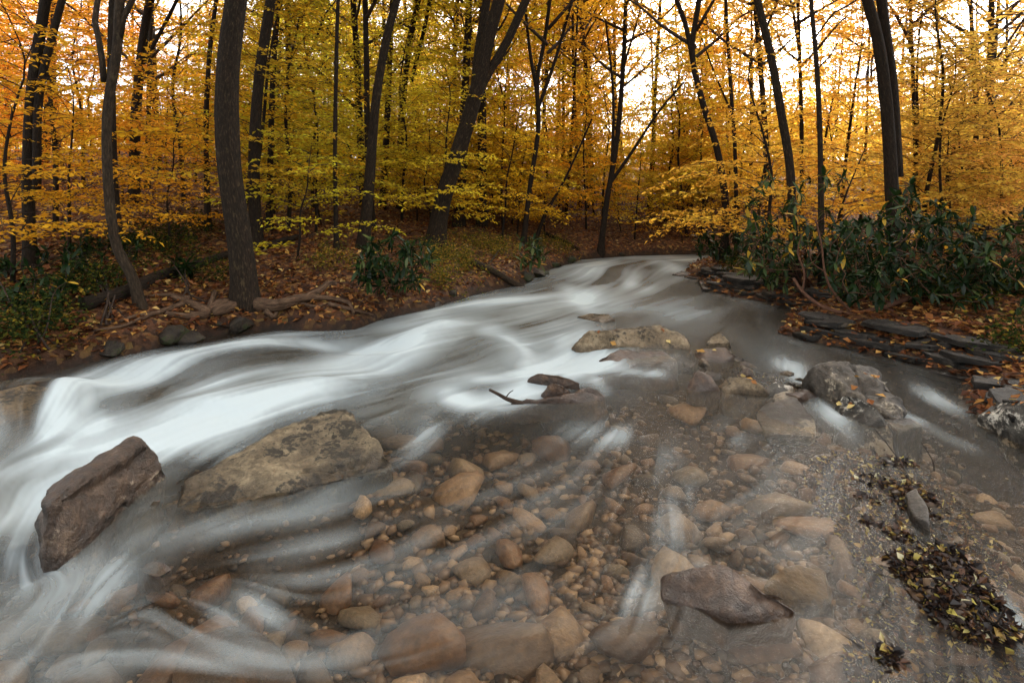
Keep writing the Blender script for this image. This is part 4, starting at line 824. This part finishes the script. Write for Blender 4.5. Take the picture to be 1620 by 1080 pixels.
rhodo(G(180, 510), cloud(100, 230, 380, 520, 7.0, 9.0, 44), 'dark leafy laurel below the pale curved tree', .14, stem='twig')
rhodo(G(300, 480), cloud(275, 318, 448, 480, 7.4, 7.8, 7), 'small rhododendron sprig left of the thick tree roots', .19, stem='twig')
rhodo(G(840, 420), cloud(818, 862, 380, 420, 10.5, 11.5, 16), 'pale green small rhododendron on the bank below the crooked tree', .19, pale=.6, stem='twig')

# bare arched branch over the ledge
def wood(name, label, cat, paths, mat, parts='branch', sides=9):
    org = np.array(paths[0][0][0]); root = empty(name, org)
    for k, (P, r0, r1) in enumerate(paths):
        S = spline(np.array(P), 26); mb = MB(); _seed[0] += 1; mb.add(*tube(S - org, np.linspace(r0, r1, 26), sides, .10, _seed[0], .12)); link('stem' if k == 0 else parts, mb.mesh('stem', M[mat], 'bark'), root)
    return tag(root, label, cat)
wood('branch', 'bare reddish branch arching over the slate ledge', 'branch', [([D(1440,470,7.0), D(1395,486,6.9), D(1345,496,6.9), D(1300,484,7.0), D(1270,462,7.2), D(1255,440,7.3)],.032,.02), ([D(1350,496,6.9), D(1318,462,6.9), D(1305,430,6.95), D(1300,390,7.0), D(1290,345,7.1)],.02,.008), ([D(1270,462,7.2), D(1272,430,7.2), D(1262,400,7.3), D(1268,370,7.3)],.014,.006), ([D(1305,430,6.95), D(1285,415,7.0), D(1280,390,7.0)],.008,.004)], 'red_twig')
# logs
def onground(pts, lift=.05): 
    out = []
    for px, py in pts: p = G(px, py); out.append(p + [0, 0, lift])
    return out
wood('fallen_log', 'dark rotting log lying on the left bank leaves', 'log', [(onground([(130,492),(200,470),(250,445),(300,430),(350,412),(420,395),(470,380)], .06), .085, .05)], 'bark_dark')
wood('fallen_log', 'weathered fallen branch sloping to the water below the bank bush', 'log', [([G(745,422)+[0,0,.1], G(780,436)+[0,0,.08], W(815,449,.05), W(830,454,-.03)], .07, .05), ([G(770,430)+[0,0,.1], G(790,420)+[0,0,.3]], .02, .008)], 'bark_light')
wood('fallen_log', 'thin fallen log on the slope near the bend', 'log', [(onground([(865,375),(890,385),(915,398)], .06), .06, .04)], 'bark_dark')
wood('driftwood', 'short driftwood stick pointing out of the white eddy', 'driftwood', [([W(774,616,.10), W(788,623,.07), W(803,631,.03), W(832,640,-.02)], .010, .022), ([W(800,629,.04), W(806,621,.07), W(812,617,.09)], .006, .003)], 'twig')
wood('twig', 'thin dark twig standing out of the wet leaf pile', 'twig', [([W(1478,745,.05), W(1476,730,.1), W(1462,706,.18), W(1457,700,.2)], .004, .002)], 'bark_dark', sides=5)
wood('twig', 'bent black twig at the upper end of the wet leaf pile', 'twig', [([W(1385,680,.03), W(1402,700,.06), W(1425,732,.04), W(1440,760,.06)], .004, .0025)], 'bark_dark', sides=5)
wood('twig', 'forked twig at the lower end of the leaf pile', 'twig', [([W(1550,965,.03), W(1575,985,.08), W(1592,960,.14)], .005, .002), ([W(1575,985,.08), W(1598,1002,.06)], .004, .002)], 'bark_dark', sides=5)

# ---------------------------------------------------------------- leaf litter, debris, undergrowth
def scatter(n, fn, mat, name, label, cat, L=(.05, .1), tilt=.5, lift=.015, bias=1.0):
    X, Y = fn(n); z = terrain(X, Y); m = len(X)
    a_ = rng.uniform(0, 6.283, m); d = np.stack([np.cos(a_), np.sin(a_), rng.normal(0, tilt, m)], 1); nr = np.array([0, 0, 1.0]) + rng.normal(size=(m, 3)) * tilt
    l = rng.uniform(L[0], L[1], m)
    V, T = leaves(np.stack([X, Y, z + lift * rng.uniform(.3, 1.6, m)], 1), d, nr, l, l * rng.uniform(.45, .85, m), .15)
    o = link(name, mesh(name, V, T, M[mat], {'rnd': np.repeat(rng.uniform(0, 1, m) ** bias, 4)}, False)); return tag(o, label, cat, kind='stuff')
def banks(n):
    Y = np.exp(rng.uniform(math.log(4.2), math.log(24), n)); X = rng.uniform(-1.15, 1.1, n) * Y
    d = np.minimum(pdist(X, Y, LB), pdist(X, Y, RB)); rgt = pdist(X, Y, RB) < pdist(X, Y, LB); k = ~inside(X, Y) & (d < 11) & ((d > .04) & ~rgt | rgt & ((d > .75) | (rng.random(n) < .6))); return X[k], Y[k]
scatter(80000, banks, 'litter', 'fallen_leaves', 'brown and rust fallen leaves carpeting the banks', 'leaves', (.05, .11), .35, .02, 1.0)
def brush(marks, cut):
    def f(n):
        px, py = rng.uniform(1050, 1660, n), rng.uniform(545, 1100, n); Y = F * H / (py - HY); X = (px - CX) / F * Y
        v = stroke(X, Y, marks); k = v > cut * rng.uniform(.5, 1.4, n); return X[k], Y[k]
    return f
scatter(120000, brush([(p, a_, b_, 1.0) for p, a_, b_, s in MOUNDS], .16), 'debris', 'leaf_debris', 'dark wet leaves and twigs matted along the shallow gravel bars', 'leaves', (.010, .045), .6, .02, 1.5)
def undergrowth(spots_, label, mat, hgt):
    mb = MB()
    for px, py, wpx, ct in spots_:
        c = G(px, py); r = wpx / F * c[1]
        xs, ys = rng.normal(c[0], r * .5, ct), rng.normal(c[1], r * .6, ct); zs = terrain(xs, ys)
        for x, y, z in zip(xs, ys, zs):
            hh = random.uniform(.3, 1) * hgt; m = 14
            q = np.array([x, y, z]); t = rng.uniform(.3, 1, m)[:, None]; top_ = np.array([random.gauss(0, .12), random.gauss(0, .12), hh])
            V, T = leaves(q + top_ * t + rng.normal(size=(m, 3)) * .05, unit(m) * [1, 1, .4], np.array([0, 0, 1.0]) + rng.normal(size=(m, 3)) * .5, rng.uniform(.03, .06, m), rng.uniform(.02, .035, m))
            mb.add(V, T, np.repeat(rng.uniform(0, 1, m), 4))
    return tag(link('undergrowth', mb.mesh('undergrowth', M[mat], 'rnd', False)), label, 'undergrowth', kind='stuff')
undergrowth([(720,415,50,150), (780,400,60,160), (700,450,30,60), (520,430,30,40), (880,395,40,80)], 'low yellow-green bushes along the middle bank', 'shrub', .45)
undergrowth([(240,400,60,120), (290,380,60,120), (150,460,60,100), (60,520,60,120), (330,440,40,40)], 'low olive ground plants on the left slope', 'shrub_dark', .4)
undergrowth([(1590,470,60,140), (1500,480,50,60), (1180,430,40,60), (1610,560,40,50)], 'low mixed ground plants on the right bank', 'shrub_dark', .35)

LM = {}
for k, c in enumerate(((.36, .13, .03), (.20, .07, .025), (.42, .28, .06), (.26, .10, .03))):
    V, T = leaves([[-.5, 0, 0]], [[1, 0, .1]], [[0, 0, 1]], 1.0, .7, .12); LM[k] = mesh('fallen_leaf', V, T, M['litter'], {'rnd': np.full(4, (.9, .55, 1.0, .75)[k])}, False)
dg = bpy.context.evaluated_depsgraph_get(); dg.update(); random.seed(41)
for key, n, lab in (('dark grey lumpy', 9, 'fallen leaf lying on the dark grey lumpy boulder'), ('flat-topped tan', 4, 'fallen leaf stuck on the flat-topped tan boulder'), ('lichen-speckled', 6, 'fallen leaf on the lichen-speckled boulder under the bank'), ('white lichen', 3, 'fallen leaf on the white lichen-crusted rock'), ('whitish ridged', 3, 'fallen leaf on the whitish ridged rock'), ('square rusty', 3, 'fallen leaf on the square rusty brown rock')):
    ob = next(o for o in bpy.data.objects if key in o.get('label', '') and o.name.startswith(('rock', 'boulder'))); bb = np.array([v.co for v in ob.data.vertices]); lo, hi = bb.min(0), bb.max(0); c = 0
    for _ in range(60):
        q = Vector((random.uniform(lo[0], hi[0]), random.uniform(lo[1], hi[1]), hi[2] + .3)); ok_, hit, nn, _i = ob.ray_cast(q, Vector((0, 0, -1)))
        if not ok_ or nn.z < .55 or hit.z + ob.location.z < zw(ob.location.y) + .05: continue
        o = link('fallen_leaf', LM[random.randrange(4)]); L = random.uniform(.045, .085); o.scale = (L, L, L); o.location = ob.location + hit + nn * .006
        o.rotation_mode = 'QUATERNION'; o.rotation_quaternion = nn.to_track_quat('Z', 'Y') @ Matrix.Rotation(random.uniform(0, 6.28), 3, 'Z').to_quaternion()
        tag(o, lab, 'leaf', 'fallen leaves on rocks'); c += 1
        if c >= n: break
tw = MB(); X, Y = brush([(p, a_, b_, 1.0) for p, a_, b_, s in MOUNDS], .5)(2500); X, Y = X[:170], Y[:170]; Z = terrain(X, Y)
for x, y, z in zip(X, Y, Z):
    L = random.uniform(.05, .14); a_ = random.uniform(0, 6.28); d = np.array([math.cos(a_), math.sin(a_), random.uniform(-.1, .35)]) * L
    V, T, b = tube(spline([np.array([x, y, z + .01]), np.array([x, y, z + .02]) + d * .5 + rng.normal(size=3) * .012, np.array([x, y, z + .02]) + d], 5), np.linspace(.004, .0015, 5), 4); tw.add(V, T, b)
tag(link('twig_litter', tw.mesh('twig_litter', M['bark_dark'], 'bark')), 'thin dark twigs tangled in the wet leaf piles', 'twigs', kind='stuff')
